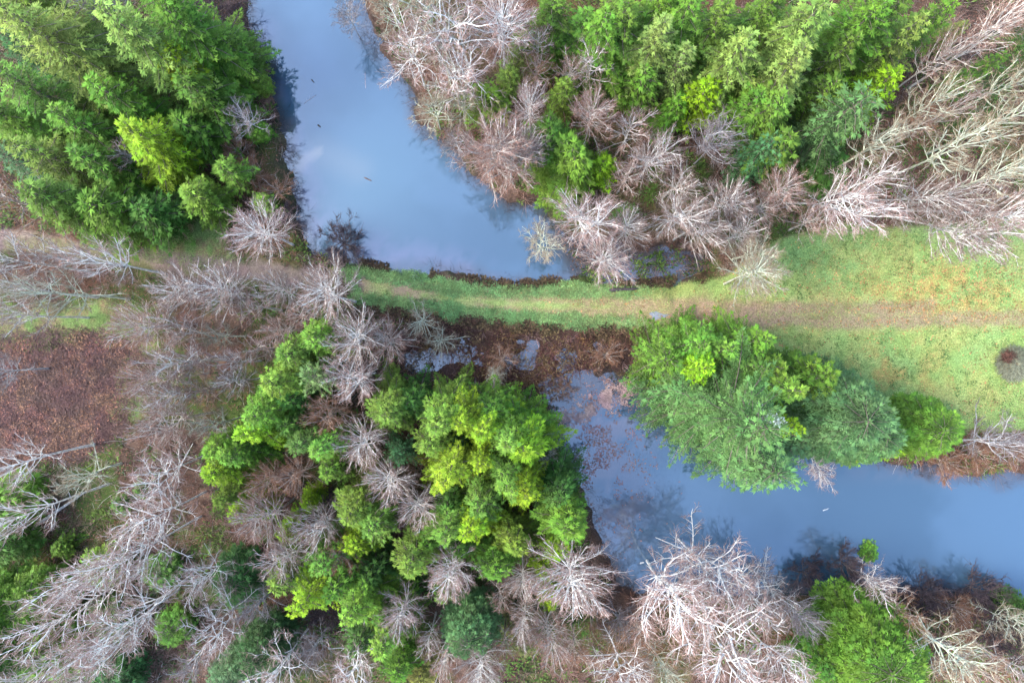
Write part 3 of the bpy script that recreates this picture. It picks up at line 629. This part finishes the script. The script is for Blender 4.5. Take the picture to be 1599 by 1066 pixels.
# ---------------------------------------------------------------- the bare trees
bares('''
670 36 15 5 g L | big lichen-white gnarled tree at the top overhanging the upper pond
722 50 15 4.8 g B | white gnarled tree right of the biggest one at the top
786 42 14 4.3 f B | white fan-branched tree at the top left of the conifers
612 8 12 3.2 g L | yellowish-white tree cut by the top edge beside the pond
644 78 13 3.8 g B | white tree leaning over water on the pond's northeast bank
708 122 12 3.6 g B | white drooping tree on the pond bank below the gnarled pair
540 12 8 2.2 g G | small grey tree at the top edge over the water
678 168 9 3 g L | grey-white tree reaching over the water's edge on the east bank
722 162 8 2.6 k L | lichen-grey tree just inland of the one reaching over the water
764 238 12 4.4 f P | pinkish broad starburst tree at the pond's east bank
797 250 12 4.2 f P | second pinkish starburst tree, right of the broad one
712 222 6 2.6 k G | thin grey tree dipping toward the water on the east bank
830 172 11 2.8 f B | small white starburst tree left of the narrow upright conifer
924 182 11 3.2 f P | white starburst tree right of the narrow upright conifer
924 108 10 3 k W | white branched tree above the starburst near the stand
840 78 9 2.4 k P | pinkish twiggy tree between slim conifers
840 108 8 2.4 k R | reddish twiggy tree below the slim conifers
888 110 8 2.4 k P | pale twiggy tree below the slim green conifer
980 208 10 3.2 k P | thin pinkish tree with fallen-looking limbs below the front conifers
1020 246 11 3.4 f W | white fan tree in the middle of the bare belt
1119 222 11 3.4 g G | grey crooked tree below the yellow-green front conifer
1060 286 9 2.8 k W | pale tree in a brown hollow above the starburst row
1130 312 10 3 f W | white starburst tree right of the brown hollow
1056 336 12 3.5 f W | white starburst tree in the row along the wet hollow
1088 352 12 3.2 f W | white starburst tree touching its left twin by the wet hollow
924 342 12 4.2 f B | wide white tree fanning over the pond's southeast corner
983 356 11 3 f W | white tree between the wide fan and the starburst row
845 374 7 2.8 g L | lichen-white shrubby tree at the pond's corner by the dike
942 396 11 3.3 f B | white drooping tree just above the dike
1195 322 9 3 k P | pale pinkish tree above the end of the wet hollow
1150 368 9 2.6 f W | white tree on the hollow's east edge
1178 394 9 2.6 k L | pale tree at the meadow corner above the drooping one
980 278 9 2.5 k P | pinkish tree in the bare belt right of the island clump
822 240 10 2.8 f W | white tree touching the island clump's left side
1175 432 12 3.6 f L | pale greenish drooping tree hanging over the dike's east end
1222 300 10 3.1 f P | rosy tree left of the meadow's top edge
''', 'bare trees east of the upper pond')
bares('''
1455 165 14 2.8 k L | pale leaning tree with visible trunk below the stand's corner
1375 225 13 3.2 k L | pale leaning tree above the meadow among reddish twigs
1500 228 16 3.4 k L | long pale leaning tree right of its reddish hollow
1580 180 17 3.4 k L | pale tree leaning out toward the right edge
1352 280 13 3 k W | whitish fallen-looking tree above the meadow's top edge
1328 322 13 4.2 f B 3 -3 | bright white tree with drooping fan branches at the meadow's top left
1446 312 13 3.6 f W 3 -3 | white drooping tree above the middle of the meadow's top edge
1511 356 13 4 f W 3 -4 | white tree drooping deepest over the meadow's top edge
1562 330 15 4 f B 3 -3 | white tree drooping over the meadow near the right edge
1540 280 16 3.4 k L | pale leaning tree above the deepest drooping one
1538 62 16 2.8 k P | pinkish leaning tree near the top right corner
1463 96 12 2.6 k P | pinkish leaning tree right of the yellow-green conifer
1590 20 16 2.8 k P | pinkish tree in the very top right corner
1587 128 16 2.8 k L | pale tree cut by the right edge beside the slender conifer
1480 180 12 2.6 k P | thin pinkish tree under the long pale leaning one
1410 320 9 2.6 k P | reddish-tipped tree between two white drooping trees
1600 260 16 3.2 k L | pale tree half outside the right edge above the meadow
1420 205 10 2.6 k R | rusty twiggy tree below the grey-green sweeping conifer
1268 345 8 2.6 k P | rosy low tree at the meadow's northwest corner
''', 'leaning bare trees above the meadow')
bares('''
1556 682 9 3.4 k G 1 2 | grey bare tree on the reddish bank right of the clump
1485 722 4 2.6 d R | low rusty shrub dipping into the pond right of the clump
1530 705 4 2.8 d R | rusty red shrub on the bank under the grey bare tree
1595 705 4 2.8 d R | rusty shrub at the right edge on the pond's bank
1296 738 7 2.3 g B 0 -3 | small white twisted tree hanging over the pond below the clump
''', 'bare trees on the lower pond north bank')
bares('''
411 362 12 3.9 f B | bright white starburst tree between left stand and upper pond
528 376 5 3.2 d D | dark leafless shrub at the pond corner beside the dike
338 18 5 3.8 d D | dark brown leafless shrub at the top edge on the pond's left bank
388 190 6 2.6 k G | grey bare tree squeezed on the bank by the dark reflection
206 246 8 2.2 k P | thin pale tree half hidden left of the rounded lime conifer
28 316 13 4.2 k R | rusty-twigged pale tree at the left edge above the track
120 -2 12 3 g L | pale bare branches at the top edge inside the left stand
165 4 11 2.8 g G | grey bare branches at the top edge beside the dark conifer
395 270 3.5 2.6 d R | rusty shrub on the left bank above the starburst tree
432 298 3 2.2 d R | rusty shrub at the waterline left of the pond
440 335 3 2.2 d D | brown shrub at the waterline above the dark leafless one
370 235 4 2.2 d R | reddish brown shrub behind the bank conifers
''', 'bare trees around the left stand')
bares('''
20 405 17 3.4 k B | long white leaning tree at left edge just under the track
20 450 17 3.2 k B | long white leaning tree at the left edge, middle of three
160 408 15 3.2 k B | white leaning crown ending by the dark hollow beside the track
95 455 15 3.3 k L | pale crown in the middle of the left leaning group
35 490 14 2.6 k B | lowest white leaning trunk above the left grass strip
100 400 13 3 k P | pinkish leaning crown under the track
281 462 12 3.2 f W | pale leaning tree right of the dark hollow below the track
225 508 13 3.6 f P | pale pinkish leaning tree above the clearing's corner
288 520 12 2.8 k P | pinkish tree inside the group below the track bend
284 566 13 3.2 k B | white leaning tree right of the clearing's edge
256 590 13 3 f P | pale pinkish tree at the clearing's right edge
368 566 9 2.6 k W | pale tree west of the soft yellow-green conifers
367 596 9 2.4 k W | small white tree directly left of the soft yellow-green conifer
270 616 13 2.6 k B | white tree with straight stem pointing at the clearing
270 660 12 3.6 f P | rosy fan tree below the clearing's right end
338 662 9 2.6 k L | lichen-green pale tree right of the rosy fan
355 455 12 3.9 f W | pale upright-fan tree below the dirt track
445 455 11 2.8 f W | white fan tree on the dike's west end
520 462 13 4 f W | pale broad fan tree where the track meets the dike
558 520 13 3.4 f W | white fan tree above the starburst near the marsh
600 534 9 3.2 f P | pink fan tree at the marsh's west end
561 588 11 3.3 f B | brightest white starburst tree next to the round green conifer
520 646 9 2.9 f R | rust-twigged starburst tree below the feathery conifer
565 686 11 3.4 f W | white starburst tree left of the small bluish conifer
610 752 11 3.2 f W | white tree with long left-pointing limbs below the bluish conifer
650 788 10 3 f W | white starburst tree left of the lime clump's foot
445 516 9 2.5 f P | pale fan tree above the lime-green conifers
412 545 9 2.4 k P | pinkish tree left of the lime-green conifer tops
310 560 10 2.6 k P | pale twiggy tree in the middle of the west belt
400 480 10 2.6 k P | pinkish twiggy tree between two pale fans
480 490 10 2.6 k P | pinkish twiggy tree under the broad fan
310 610 9 2.4 k R | rusty twiggy tree west of the lower wood
345 525 8 2.4 k L | lichen-tinted tree in the west belt
''', 'bare trees along the dike and clearing')
bares('''
419 806 12 3.5 f P | pinkish fan tree in the west of the lower wood
505 815 10 3 f W | pale starburst tree left of the rounded centre conifer
456 868 10 3.2 f W | white starburst tree above the southern lime conifers
539 866 9 2.8 f R | rusty-white star tree under the centre conifers
708 888 11 3.2 f B | clean white star tree in the south of the wood
633 950 10 3 f B | clean white star tree left of the round blue-green tree
670 996 9 2 k W | thin white tree near the bottom below the clean star
696 1018 11 2.6 k P | pinkish thin tree left of the leaning pair at the bottom
779 930 7 1.8 k P | small rosy bare tree right of the round blue-green tree
755 1034 13 3.2 f W | pale tree at the bottom edge with a visible trunk
464 746 9 2.8 f R | rusty bare crown left of the shaded gap
420 742 9 2.4 f R | rusty bare crown at the west of the wood
437 1043 12 3.4 g B | white antler-branched tree at the bottom edge
550 1043 12 3.8 g B | white crooked tree at the bottom edge's left half
490 1010 8 2.4 g G | grey arching bare limbs above the antler-branched tree
404 944 8 2.4 k G | grey thin tree left of the vivid lime southern conifer
505 962 4 2.4 d D | dark leafless shrub in the gap among southern conifers
520 785 4 2 d D | dark leafless shrub in the shaded gap left of centre conifer
895 905 14 4.8 f B | large white drooping tree at the pond's southwest corner
822 900 9 2.6 f W | small white bare star left of the large drooping tree
856 985 11 3.4 f P | pinkish leaning tree below the vivid lime small conifer
822 962 10 2.4 f W | thin white tree beneath the small lime conifers
856 711 4 1.6 g L | small lichen-grey shrub at the water's edge by the lime clump
969 1047 12 3.8 g W | white tree cut by the bottom edge right of the wood
1033 1043 13 3.2 k L | pale trunked tree at the bottom edge before the giant crowns
969 972 5 2.6 d G | faint grey shrub between drooping tree and giant crown
790 1000 8 2.4 k R | rusty twiggy tree above the bottom edge
900 1010 8 2.6 k R | rusty twiggy tree right of the pinkish leaning one
875 740 3 1.8 d R | dark red shrub at the waterline above the green dome
772 590 3 1.7 g L | pale lichened bush in the middle of the brown marsh
824 642 3 1.6 k W | small whitish bush at the marsh's lower right edge
660 500 6 2.4 k L | thin greenish bare tree at the dike's foot west of the marsh
690 530 4 2.2 k L | low lichen-yellow bare tree at the marsh's west side
735 625 3 1.8 d G | grey shrub between the marsh and the lime clump
785 560 2.5 2 d R | rusty bush standing in the marsh near its centre
880 610 2.5 1.9 d R | orange-brown bush on a spit at the marsh's outlet
950 555 2.5 2.2 d R | rusty bush at the marsh's east end by the big clump
''', 'bare trees in the lower wood')
bares('''
1058 950 17 5.8 g B | giant white many-limbed tree on the south shore
1105 895 14 4.6 g B | white tree reaching farthest into the lower pond
1130 990 17 5.6 g B | second giant white tree, right behind the first
1185 936 13 3.8 g W | white tree right of the two giants
1211 925 10 3 g W | pinkish-white tree left of the dark green shrub
1215 1034 13 3.2 g B | bright white dense-twigged tree at the bottom right of the giants
1252 966 9 2.8 f G | grey fan tree against the dense bright green tree
1384 925 9 2.8 g W | white forked tree above the dense bright green tree
1339 893 6 2.4 d D | dark leafless sapling standing at the water's edge
1463 938 5 2.8 d D | dark leafless shrub at the pond's south edge
1552 935 6 3 d D | dark leafless tree by the pond's southeast corner
1568 990 7 3 d D | dark bare tree in the lower right corner thicket
1585 978 8 2.4 g L | pale lichened branches at the right edge below the pond
1480 1012 12 4.8 k L | orange-tinted lichen tree leaning right of the dense green tree
1530 1045 10 3.4 k R | rusty tree at the bottom edge in the right corner
1420 960 8 2.8 k R | rusty twiggy tree right of the dense green tree's top
1585 1040 8 3 k P | pinkish tree in the bottom right corner
1000 990 9 3 k R | reddish twiggy tree left of the giant crown
1160 1045 12 3.2 g W | white tree at the bottom edge between the giants
1500 955 4 2.6 d R | rusty low shrub where the pond narrows at bottom right
930 960 5 2.6 d R | brown low shrub below the large drooping tree
1270 905 4 2.6 d D | dark brown shrub on the south shore behind the pinkish-white tree
''', 'bare trees on the south shore')
bares('''
255 735 12 3.5 g B | white upward-branched gnarled tree below the clearing, topmost of its row
238 808 15 3.7 g B | white gnarled tree second from the top of the row
215 862 17 3.5 g B | white gnarled tree with long trunk, third of the row
140 902 18 3.3 g B | white gnarled crown farthest left in the row
115 955 19 3.5 g B | gnarled white tree with trunk running up-right over green bushes
205 965 18 4.0 g B | largest gnarled white crown at the lower left
165 1005 18 3.5 g B | gnarled white crown just above the bottom edge at left
319 898 11 2.6 g B | pale twisted tree beside the dark green bushy tree
338 972 13 3.2 g B | white twisted tree left of the blue-green bottom trees
298 1038 7 2.2 k G | grey thin tree at the bottom edge on brown ground
62 1045 14 2.6 g B | white crooked branches at the bottom left edge
120 1062 13 2.6 g W | pale crooked branches cut by the bottom edge
22 725 16 3.2 k B | white-trunked tree at the left edge below the clearing
30 805 18 3 k B | long white diagonal trunk at the left edge above green bushes
130 742 9 3 k L | grey-green twiggy tree behind the long white trunk
5 580 9 2.6 k G | grey thin tree at the left edge of the brown clearing
''', 'gnarled white trees at the lower left')
# ---------------------------------------------------------------- ground cover, each one uncountable mass
def scatter(n, cond, seed, x0=-62, x1=62, y0=-44, y1=44):
    rs = np.random.RandomState(seed); x = rs.uniform(x0, x1, n); y = rs.uniform(y0, y1, n); f = fields(x, y); k = cond(x, y, f, rs)
    x, y = x[k], y[k]; f = {a: b[k] for a, b in f.items()}
    return x, y, height(x, y, f), f, rs
def forest(x, y, f, rs): return ((f['w'] > .3) | (f['m2'] < .3)) & (f['grass'] > .5) & (f['mud'] > .3) & (f['gleft'] > 0) & ((f['track'] > 1.4) | (x > -12)) & (f['scrub'] > 0)
def twigmass(name, label, cat, cond, n, per, Lr, wd, col, seed, spread=.5, elev=(.15, 1.2), clump=.35):
    x, y, z, f, rs = scatter(n, cond, seed)
    m = len(x); idx = np.repeat(np.arange(m), per); N = len(idx); sc = rs.uniform(.5, 1.3, m)[idx]
    az = rs.uniform(0, 6.28, N); el = rs.uniform(*elev, N); r = rs.uniform(0, clump, N)
    d = np.stack([np.cos(az) * np.cos(el), np.sin(az) * np.cos(el), np.sin(el)], -1)
    P0 = np.stack([x[idx] + r * np.cos(az), y[idx] + r * np.sin(az), np.maximum(z[idx], -.1) - .03], -1)
    P = grow(P0, d, rs.uniform(*Lr, N) * sc, 3, .22, .0, rs)
    mb = MB(); tone = (rs.uniform(.4, 1.6, m)[idx] * rs.uniform(.75, 1.3, N))
    mb.tube(P, np.array([wd, wd * .75, wd * .35])[None] * np.ones((N, 1)), 3, tone)
    mt = mat_bark(name + '_bark', False, col, .4)
    o = link(name, mb.mesh(name, mt)); o['kind'] = 'stuff'; o['label'] = label; o['category'] = cat
    return o
twigmass('undergrowth', 'pinkish brown leafless twigs covering the forest floor', 'undergrowth', lambda x, y, f, rs: forest(x, y, f, rs) & (rs.rand(len(x)) < sst(.3, .6, fbm(x, y, 5, 301, 3))), 13000, 14, (.5, 1.7), .016, (.27, .18, .145), 1)
twigmass('rusty_undergrowth', 'rusty red leafless twigs in patches between the bare trees', 'undergrowth', lambda x, y, f, rs: forest(x, y, f, rs) & (fbm(x, y, 7, 305, 3) > .5), 7500, 16, (.4, 1.3), .013, (.27, .12, .07), 2)
twigmass('pale_deadwood', 'pale grey fallen twigs and sticks strewn under the trees', 'deadwood', forest, 5000, 2, (.6, 2.2), .022, (.42, .38, .34), 3, elev=(-.02, .25))
MC = lambda x, y, f, rs: (f['scrub'] < .3) & (f['grass'] > .1) & ((f['marsh'] > .5) | (fbm(x, y, 2.2, 381, 4) > .43) | (rs.rand(len(x)) < .06))
twigmass('marsh_scrub', 'dark red brown scrub growing along the dike and in the marsh', 'scrub', lambda x, y, f, rs: MC(x, y, f, rs) & (fbm(x, y, 1.5, 383, 2) > .36), 30000, 14, (.4, 1.5), .022, (.20, .095, .08), 4)
twigmass('ochre_scrub', 'ochre and rusty brown marsh stems standing in shallow water', 'scrub', lambda x, y, f, rs: MC(x, y, f, rs) & (fbm(x, y, 3.5, 315, 3) > .5), 24000, 13, (.3, .95), .02, (.30, .18, .06), 5)
twigmass('marsh_twigs', 'pinkish grey bare twigs rising from the marsh water', 'scrub', lambda x, y, f, rs: (f['marsh'] < .3) & (f['m2'] > 1) & (fbm(x, y, 2, 396, 3) > .45), 9000, 12, (.4, 1.2), .016, (.30, .20, .19), 8)
twigmass('shore_twigs', 'thin dark twigs fringing the pond shores', 'undergrowth', lambda x, y, f, rs: (f['w'] > -.9) & (f['w'] < .9) & (f['grass'] > .8) & (f['scrub'] > .5), 22000, 12, (.3, 1.2), .011, (.10, .065, .06), 6)
def leafmass(name, label, cat, cond, n, per, Lr, wr, col, seed, hgt=.25, clump=.4, up=.5, x0=-62, x1=62, y0=-44, y1=44, tr=.2):
    x, y, z, f, rs = scatter(n, cond, seed, x0, x1, y0, y1)
    m = len(x); idx = np.repeat(np.arange(m), per); N = len(idx); az = rs.uniform(0, 6.28, N); r = rs.uniform(0, clump, N)
    el = rs.uniform(-.1, up, N); d = np.stack([np.cos(az) * np.cos(el), np.sin(az) * np.cos(el), np.sin(el)], -1)
    c = np.stack([x[idx] + r * np.cos(az), y[idx] + r * np.sin(az), np.maximum(z[idx], 0) + rs.uniform(0.01, hgt + .01, N)], -1)
    L = rs.uniform(*Lr, N); v, q = leaves(c, d, L, L * rs.uniform(*wr, N), unit(np.array([0, 0, 1.]) + rs.normal(0, .3, (N, 3))))
    tone = rs.uniform(.45, 1.5, m)[idx] * rs.uniform(.75, 1.25, N)
    mt = mat_foliage(name + '_leaf', tr, .7, False, col)
    o = link(name, mesh_q(name, v, q, mt, False, np.repeat(tone, 4))); o['kind'] = 'stuff'; o['label'] = label; o['category'] = cat
    return o
leafmass('ferns', 'green ferns and moss growing in patches on the forest floor', 'ferns', lambda x, y, f, rs: forest(x, y, f, rs) & ((fbm(x, y, 6, 321, 4) > .53) | ((x < -32) & (y < -17) & (fbm(x, y, 3, 322, 3) > .42))), 18000, 14, (.2, .5), (.2, .4), (.075, .15, .025), 11, .3, .45)
leafmass('ground_ivy', 'dark green ground cover between the trunks', 'ground cover', lambda x, y, f, rs: forest(x, y, f, rs) & (fbm(x, y, 4, 331, 4) > .55), 12000, 12, (.12, .3), (.4, .7), (.035, .07, .02), 12, .2, .45)
leafmass('scrub_leaves', 'small olive and rusty leaves on the marsh scrub', 'scrub leaves', lambda x, y, f, rs: MC(x, y, f, rs), 34000, 7, (.12, .3), (.35, .6), (.14, .10, .045), 23, .9, .4)
leafmass('bramble_leaves', 'dark green and wine red bramble leaves along the dike shoulders', 'bramble', lambda x, y, f, rs: (f['grass'] > -.1) & (f['grass'] < .8) & (x < 20) & (x > -18) & (fbm(x, y, 2, 391, 3) > .47), 14000, 8, (.12, .3), (.45, .7), (.085, .06, .03), 24, .3, .25, x0=-18, x1=20, y0=-2, y1=9)
leafmass('leaf_litter', 'orange brown fallen leaves under the trees', 'fallen leaves', forest, 30000, 4, (.1, .22), (.5, .9), (.19, .105, .065), 13, .06, .5, .2)
leafmass('wood_chips', 'orange wood chips and bark scattered on the brown clearing', 'wood chips', lambda x, y, f, rs: (f['mud'] < .3) & (rs.rand(len(x)) < sst(.35, .65, fbm(x, y, 3, 341, 3))), 26000, 3, (.08, .3), (.25, .6), (.26, .14, .08), 14, .05, .4, .3, x0=-62, x1=-36, y0=-14, y1=2)
leafmass('dark_brush_litter', 'dark brown twigs and bark on the clearing', 'litter', lambda x, y, f, rs: (f['mud'] < .6), 26000, 3, (.15, .45), (.1, .25), (.10, .06, .05), 15, .08, .4, .3, x0=-62, x1=-36, y0=-14, y1=2)
leafmass('grass', 'short green grass on the dike and the meadow', 'grass', lambda x, y, f, rs: (f['grass'] < .3) & (rs.rand(len(x)) < sst(-.1, .6, f['rut'] + .3 * rs.rand(len(x)))) & (rs.rand(len(x)) < .45 + .55 * sst(.35, .6, fbm(x, y, 2, 351, 3))), 60000, 7, (.08, .2), (.12, .22), (.27, .39, .12), 16, .03, .3, 1.2, x0=-20, x1=62, y0=-12, y1=13)
leafmass('dry_grass', 'straw yellow grass tufts scattered over the meadow', 'grass', lambda x, y, f, rs: (f['grass'] < .2) & (rs.rand(len(x)) < sst(.42, .65, fbm(x, y, 4, 361, 4)) * sst(-16, 20, x)), 34000, 6, (.08, .2), (.12, .22), (.45, .41, .17), 17, .03, .3, 1.2, x0=-16, x1=62, y0=-12, y1=13)
leafmass('lush_grass', 'taller blue green grass along both dike shoulders', 'grass', lambda x, y, f, rs: (f['grass'] < .25) & (f['grass'] > -1.3) & (rs.rand(len(x)) < sst(17, 5, x)), 26000, 9, (.12, .28), (.12, .2), (.21, .38, .14), 18, .06, .25, 1.1, x0=-18, x1=16, y0=0, y1=9)
leafmass('clearing_grass', 'thin grass at the left clearing edges', 'grass', lambda x, y, f, rs: (f['gleft'] < .4), 30000, 6, (.08, .22), (.12, .25), (.2, .29, .09), 19, .03, .3, 1.0, x0=-62, x1=-26, y0=-10, y1=14)
leafmass('meadow_leaves', 'orange fallen leaves and bare flecks strewn over the meadow', 'fallen leaves', lambda x, y, f, rs: (f['grass'] < 0) & (rs.rand(len(x)) < .08 + .9 * np.exp(-((x - 44) / 9) ** 2 - ((y - 5) / 2.6) ** 2)), 16000, 3, (.1, .22), (.5, .9), (.42, .23, .09), 20, .04, .4, .2, x0=0, x1=62, y0=-12, y1=13)
leafmass('meadow_clover', 'dark green broad leaves speckling the meadow', 'clover', lambda x, y, f, rs: (f['grass'] < 0) & (f['rut'] > .8) & (fbm(x, y, 1.3, 399, 3) > .5), 12000, 5, (.08, .18), (.5, .9), (.11, .21, .06), 21, .05, .25, .5, x0=-16, x1=62, y0=-12, y1=13)
# leaves and scum afloat on the lower pond
rs = np.random.RandomState(31); n = 6000; ax, ay = W(930, 690); x = ax + rs.normal(0, 2.8, n); y = ay + rs.normal(0, 5.5, n); f = fields(x, y)
k = (f['w'] < -.1) & (fbm(x, y, 1.6, 371, 4) > .53 - .06 * np.exp(-((y - W(0, 640)[1]) / 3) ** 2)) & (y < W(0, 590)[1]); x, y = x[k], y[k]; N = len(x); az = rs.uniform(0, 6.28, N)
v, q = leaves(np.stack([x, y, np.full(N, .012) + rs.uniform(0, .02, N)], -1), np.stack([np.cos(az), np.sin(az), 0 * az], -1), rs.uniform(.08, .3, N), rs.uniform(.05, .16, N), np.tile([0, 0, 1.], (N, 1)))
o = link('floating_leaves', mesh_q('floating_leaves', v, q, mat_foliage('afloat_leaf', .1, .7, False, (.26, .15, .115)), False, np.repeat(rs.uniform(.6, 1.4, N), 4)))
o['kind'] = 'stuff'; o['label'] = 'pinkish brown fallen leaves floating at the lower pond inlet'; o['category'] = 'fallen leaves'
rs = np.random.RandomState(33); n = 5000; ax, ay = W(935, 628); u = rs.normal(0, 1, n); x = ax + u * 2.2 + rs.normal(0, .4, n); y = ay + u * .9 + rs.normal(0, .8, n); f = fields(x, y)
k = (f['w'] < -.1) & (fbm(x, y, .9, 375, 3) > .5); x, y = x[k], y[k]; N = len(x); az = rs.uniform(0, 6.28, N)
v, q = leaves(np.stack([x, y, np.full(N, .02) + rs.uniform(0, .03, N)], -1), np.stack([np.cos(az), np.sin(az), 0 * az], -1), rs.uniform(.1, .3, N), rs.uniform(.06, .18, N), np.tile([0, 0, 1.], (N, 1)))
o = link('floating_reed_mat', mesh_q('floating_reed_mat', v, q, mat_foliage('reed_mat', .1, .7, False, (.36, .25, .21)), False, np.repeat(rs.uniform(.6, 1.4, N), 4)))
o['kind'] = 'stuff'; o['label'] = 'pale pink mat of dead reeds and leaves afloat at the marsh outlet'; o['category'] = 'floating mat'
# ---------------------------------------------------------------- single small things
def log(px, py, L, r, ang, col, label, cat='log', name='fallen_log', z=None):
    x, y = W(px, py); rs = np.random.RandomState(int(px)); M = 9; s = np.linspace(-.5, .5, M); a = math.radians(ang)
    zb = (gz(x, y) if z is None else z)
    P = np.stack([x + s * L * math.cos(a) - rs.normal(0, .02 * L / 3, M) * math.sin(a), y + s * L * math.sin(a) + rs.normal(0, .02 * L / 3, M), np.full(M, zb + r * .5)], -1)
    mb = MB(); rr = r * (1.1 - .5 * (s + .5)) * rs.uniform(.9, 1.1, M); rr[0] *= .5; rr[-1] *= .3; mb.tube(P, rr, 8)
    for t in (2, 4, 6):
        d = np.array([math.cos(a + 1.1 * (-1) ** t), math.sin(a + 1.1 * (-1) ** t), .3]); mb.tube(np.stack([P[t], P[t] + d * L * .12, P[t] + d * L * .2]), [r * .35, r * .2, r * .06], 5)
    mt = mat_bark(name + '_wood', False, col, .4); o = link(name, mb.mesh(name, mt, True)); o['label'] = label; o['category'] = cat; return o
log(972, 453, 3.0, .2, 3, (.06, .05, .055), 'dark fallen log lying on the dike grass below drooping tree')
log(575, 280, .9, .06, -25, (.14, .09, .07), 'short brown log floating in the middle of the upper pond', z=-.03)
log(489, 127, .5, .06, -50, (.05, .045, .04), 'small dark log floating near the top of the upper pond', z=-.03)
log(499, 197, .4, .09, -40, (.05, .045, .04), 'tiny dark stub floating above the silt plume', z=-.03)
log(485, 155, 1.6, .03, 35, (.35, .33, .34), 'thin pale stick floating left of the pond middle', 'stick', 'floating_stick', z=0)
log(571, 125, 1.8, .035, 92, (.36, .33, .36), 'thin upright-lying pale pole in the upper pond', 'pole', 'floating_pole', z=0)
log(345, 204, 1.9, .09, -32, (.4, .36, .33), 'pale broken log on the bank beside the left stand')
log(96, 795, 7.5, .17, 34, (.66, .63, .58), 'broken straight white trunk lying on the brown slope', name='broken_trunk')
log(1290, 795 - 0, .7, .05, 20, (.5, .55, .6), 'pale twig floating below the big clump', 'stick', 'floating_stick', z=0)
log(1003, 878, .45, .1, 10, (.7, .7, .68), 'small white piece of wood afloat near the reflected tree', 'driftwood', 'driftwood', z=-.02)
log(635, 569, .4, .12, 60, (.75, .75, .73), 'small white chunk at the edge of the marsh water', 'driftwood', 'driftwood')
# root mound in the meadow
x, y = W(1567, 567); z0 = gz(x, y); rs = np.random.RandomState(77)
r = bpy.data.objects.new('brush_mound', None); COL.objects.link(r); r.location = (x, y, z0); r['label'] = 'round mound of uprooted roots and grey-green grass alone in the meadow'; r['category'] = 'brush mound'
th = np.linspace(0, 2 * np.pi, 25)[:-1]; rg = []; q = []
for i, (rad, hh) in enumerate([(1.45, -.15), (1.3, .2), (1.05, .45), (.65, .62), (.25, .68)]):
    k = rad * (1 + .12 * rs.rand(24)); rg.append(np.stack([k * np.cos(th), k * np.sin(th), hh + .1 * rs.rand(24)], -1))
for i in range(4):
    a = np.arange(24); q.append(np.stack([a + 24 * i, (a + 1) % 24 + 24 * i, (a + 1) % 24 + 24 * (i + 1), a + 24 * (i + 1)], -1))
a = np.arange(0, 24, 2); q.append(np.stack([96 + a, 96 + (a + 1), 96 + (a + 2) % 24, np.full(12, 96)], -1)[1:-1])
link('soil', mesh_q('soil', np.concatenate(rg), np.concatenate(q), mat_bark('mound_soil', False, (.14, .12, .07)), True, np.ones(120)), r)
N = 4200; az = rs.uniform(-3.14, 3.14, N); rad = rs.uniform(.1, 1.6, N); d = unit(np.stack([np.cos(az), np.sin(az), rs.uniform(.1, .9, N)], -1))
P = grow(np.stack([rad * np.cos(az), rad * np.sin(az), .75 - .28 * rad], -1), d, rs.uniform(.25, .7, N), 4, .2, -.25, rs); mb = MB(); mb.tube(P, np.array([.014, .012, .009, .004])[None] * np.ones((N, 1)), 3, rs.uniform(.5, 1.5, N))
link('grass_blades', mb.mesh('grass_blades', mat_bark('mound_grass', False, (.24, .25, .17), .3)), r)
N = 500; az = rs.uniform(0, 6.28, N); cx, cy = -.8, .7; d = unit(np.stack([np.cos(az), np.sin(az), rs.uniform(0, .8, N)], -1))
P = grow(np.stack([cx + rs.normal(0, .28, N), cy + rs.normal(0, .2, N), rs.uniform(.5, .8, N)], -1), d, rs.uniform(.2, .6, N), 4, .3, 0, rs); mb = MB(); mb.tube(P, np.array([.03, .024, .018, .006])[None] * np.ones((N, 1)), 4, rs.uniform(.5, 1.5, N))
link('roots', mb.mesh('roots', mat_bark('root_wood', False, (.12, .06, .045))), r)
for l, c in SEEN.items():
    if c > 1: print('DUPLICATE LABEL', l)
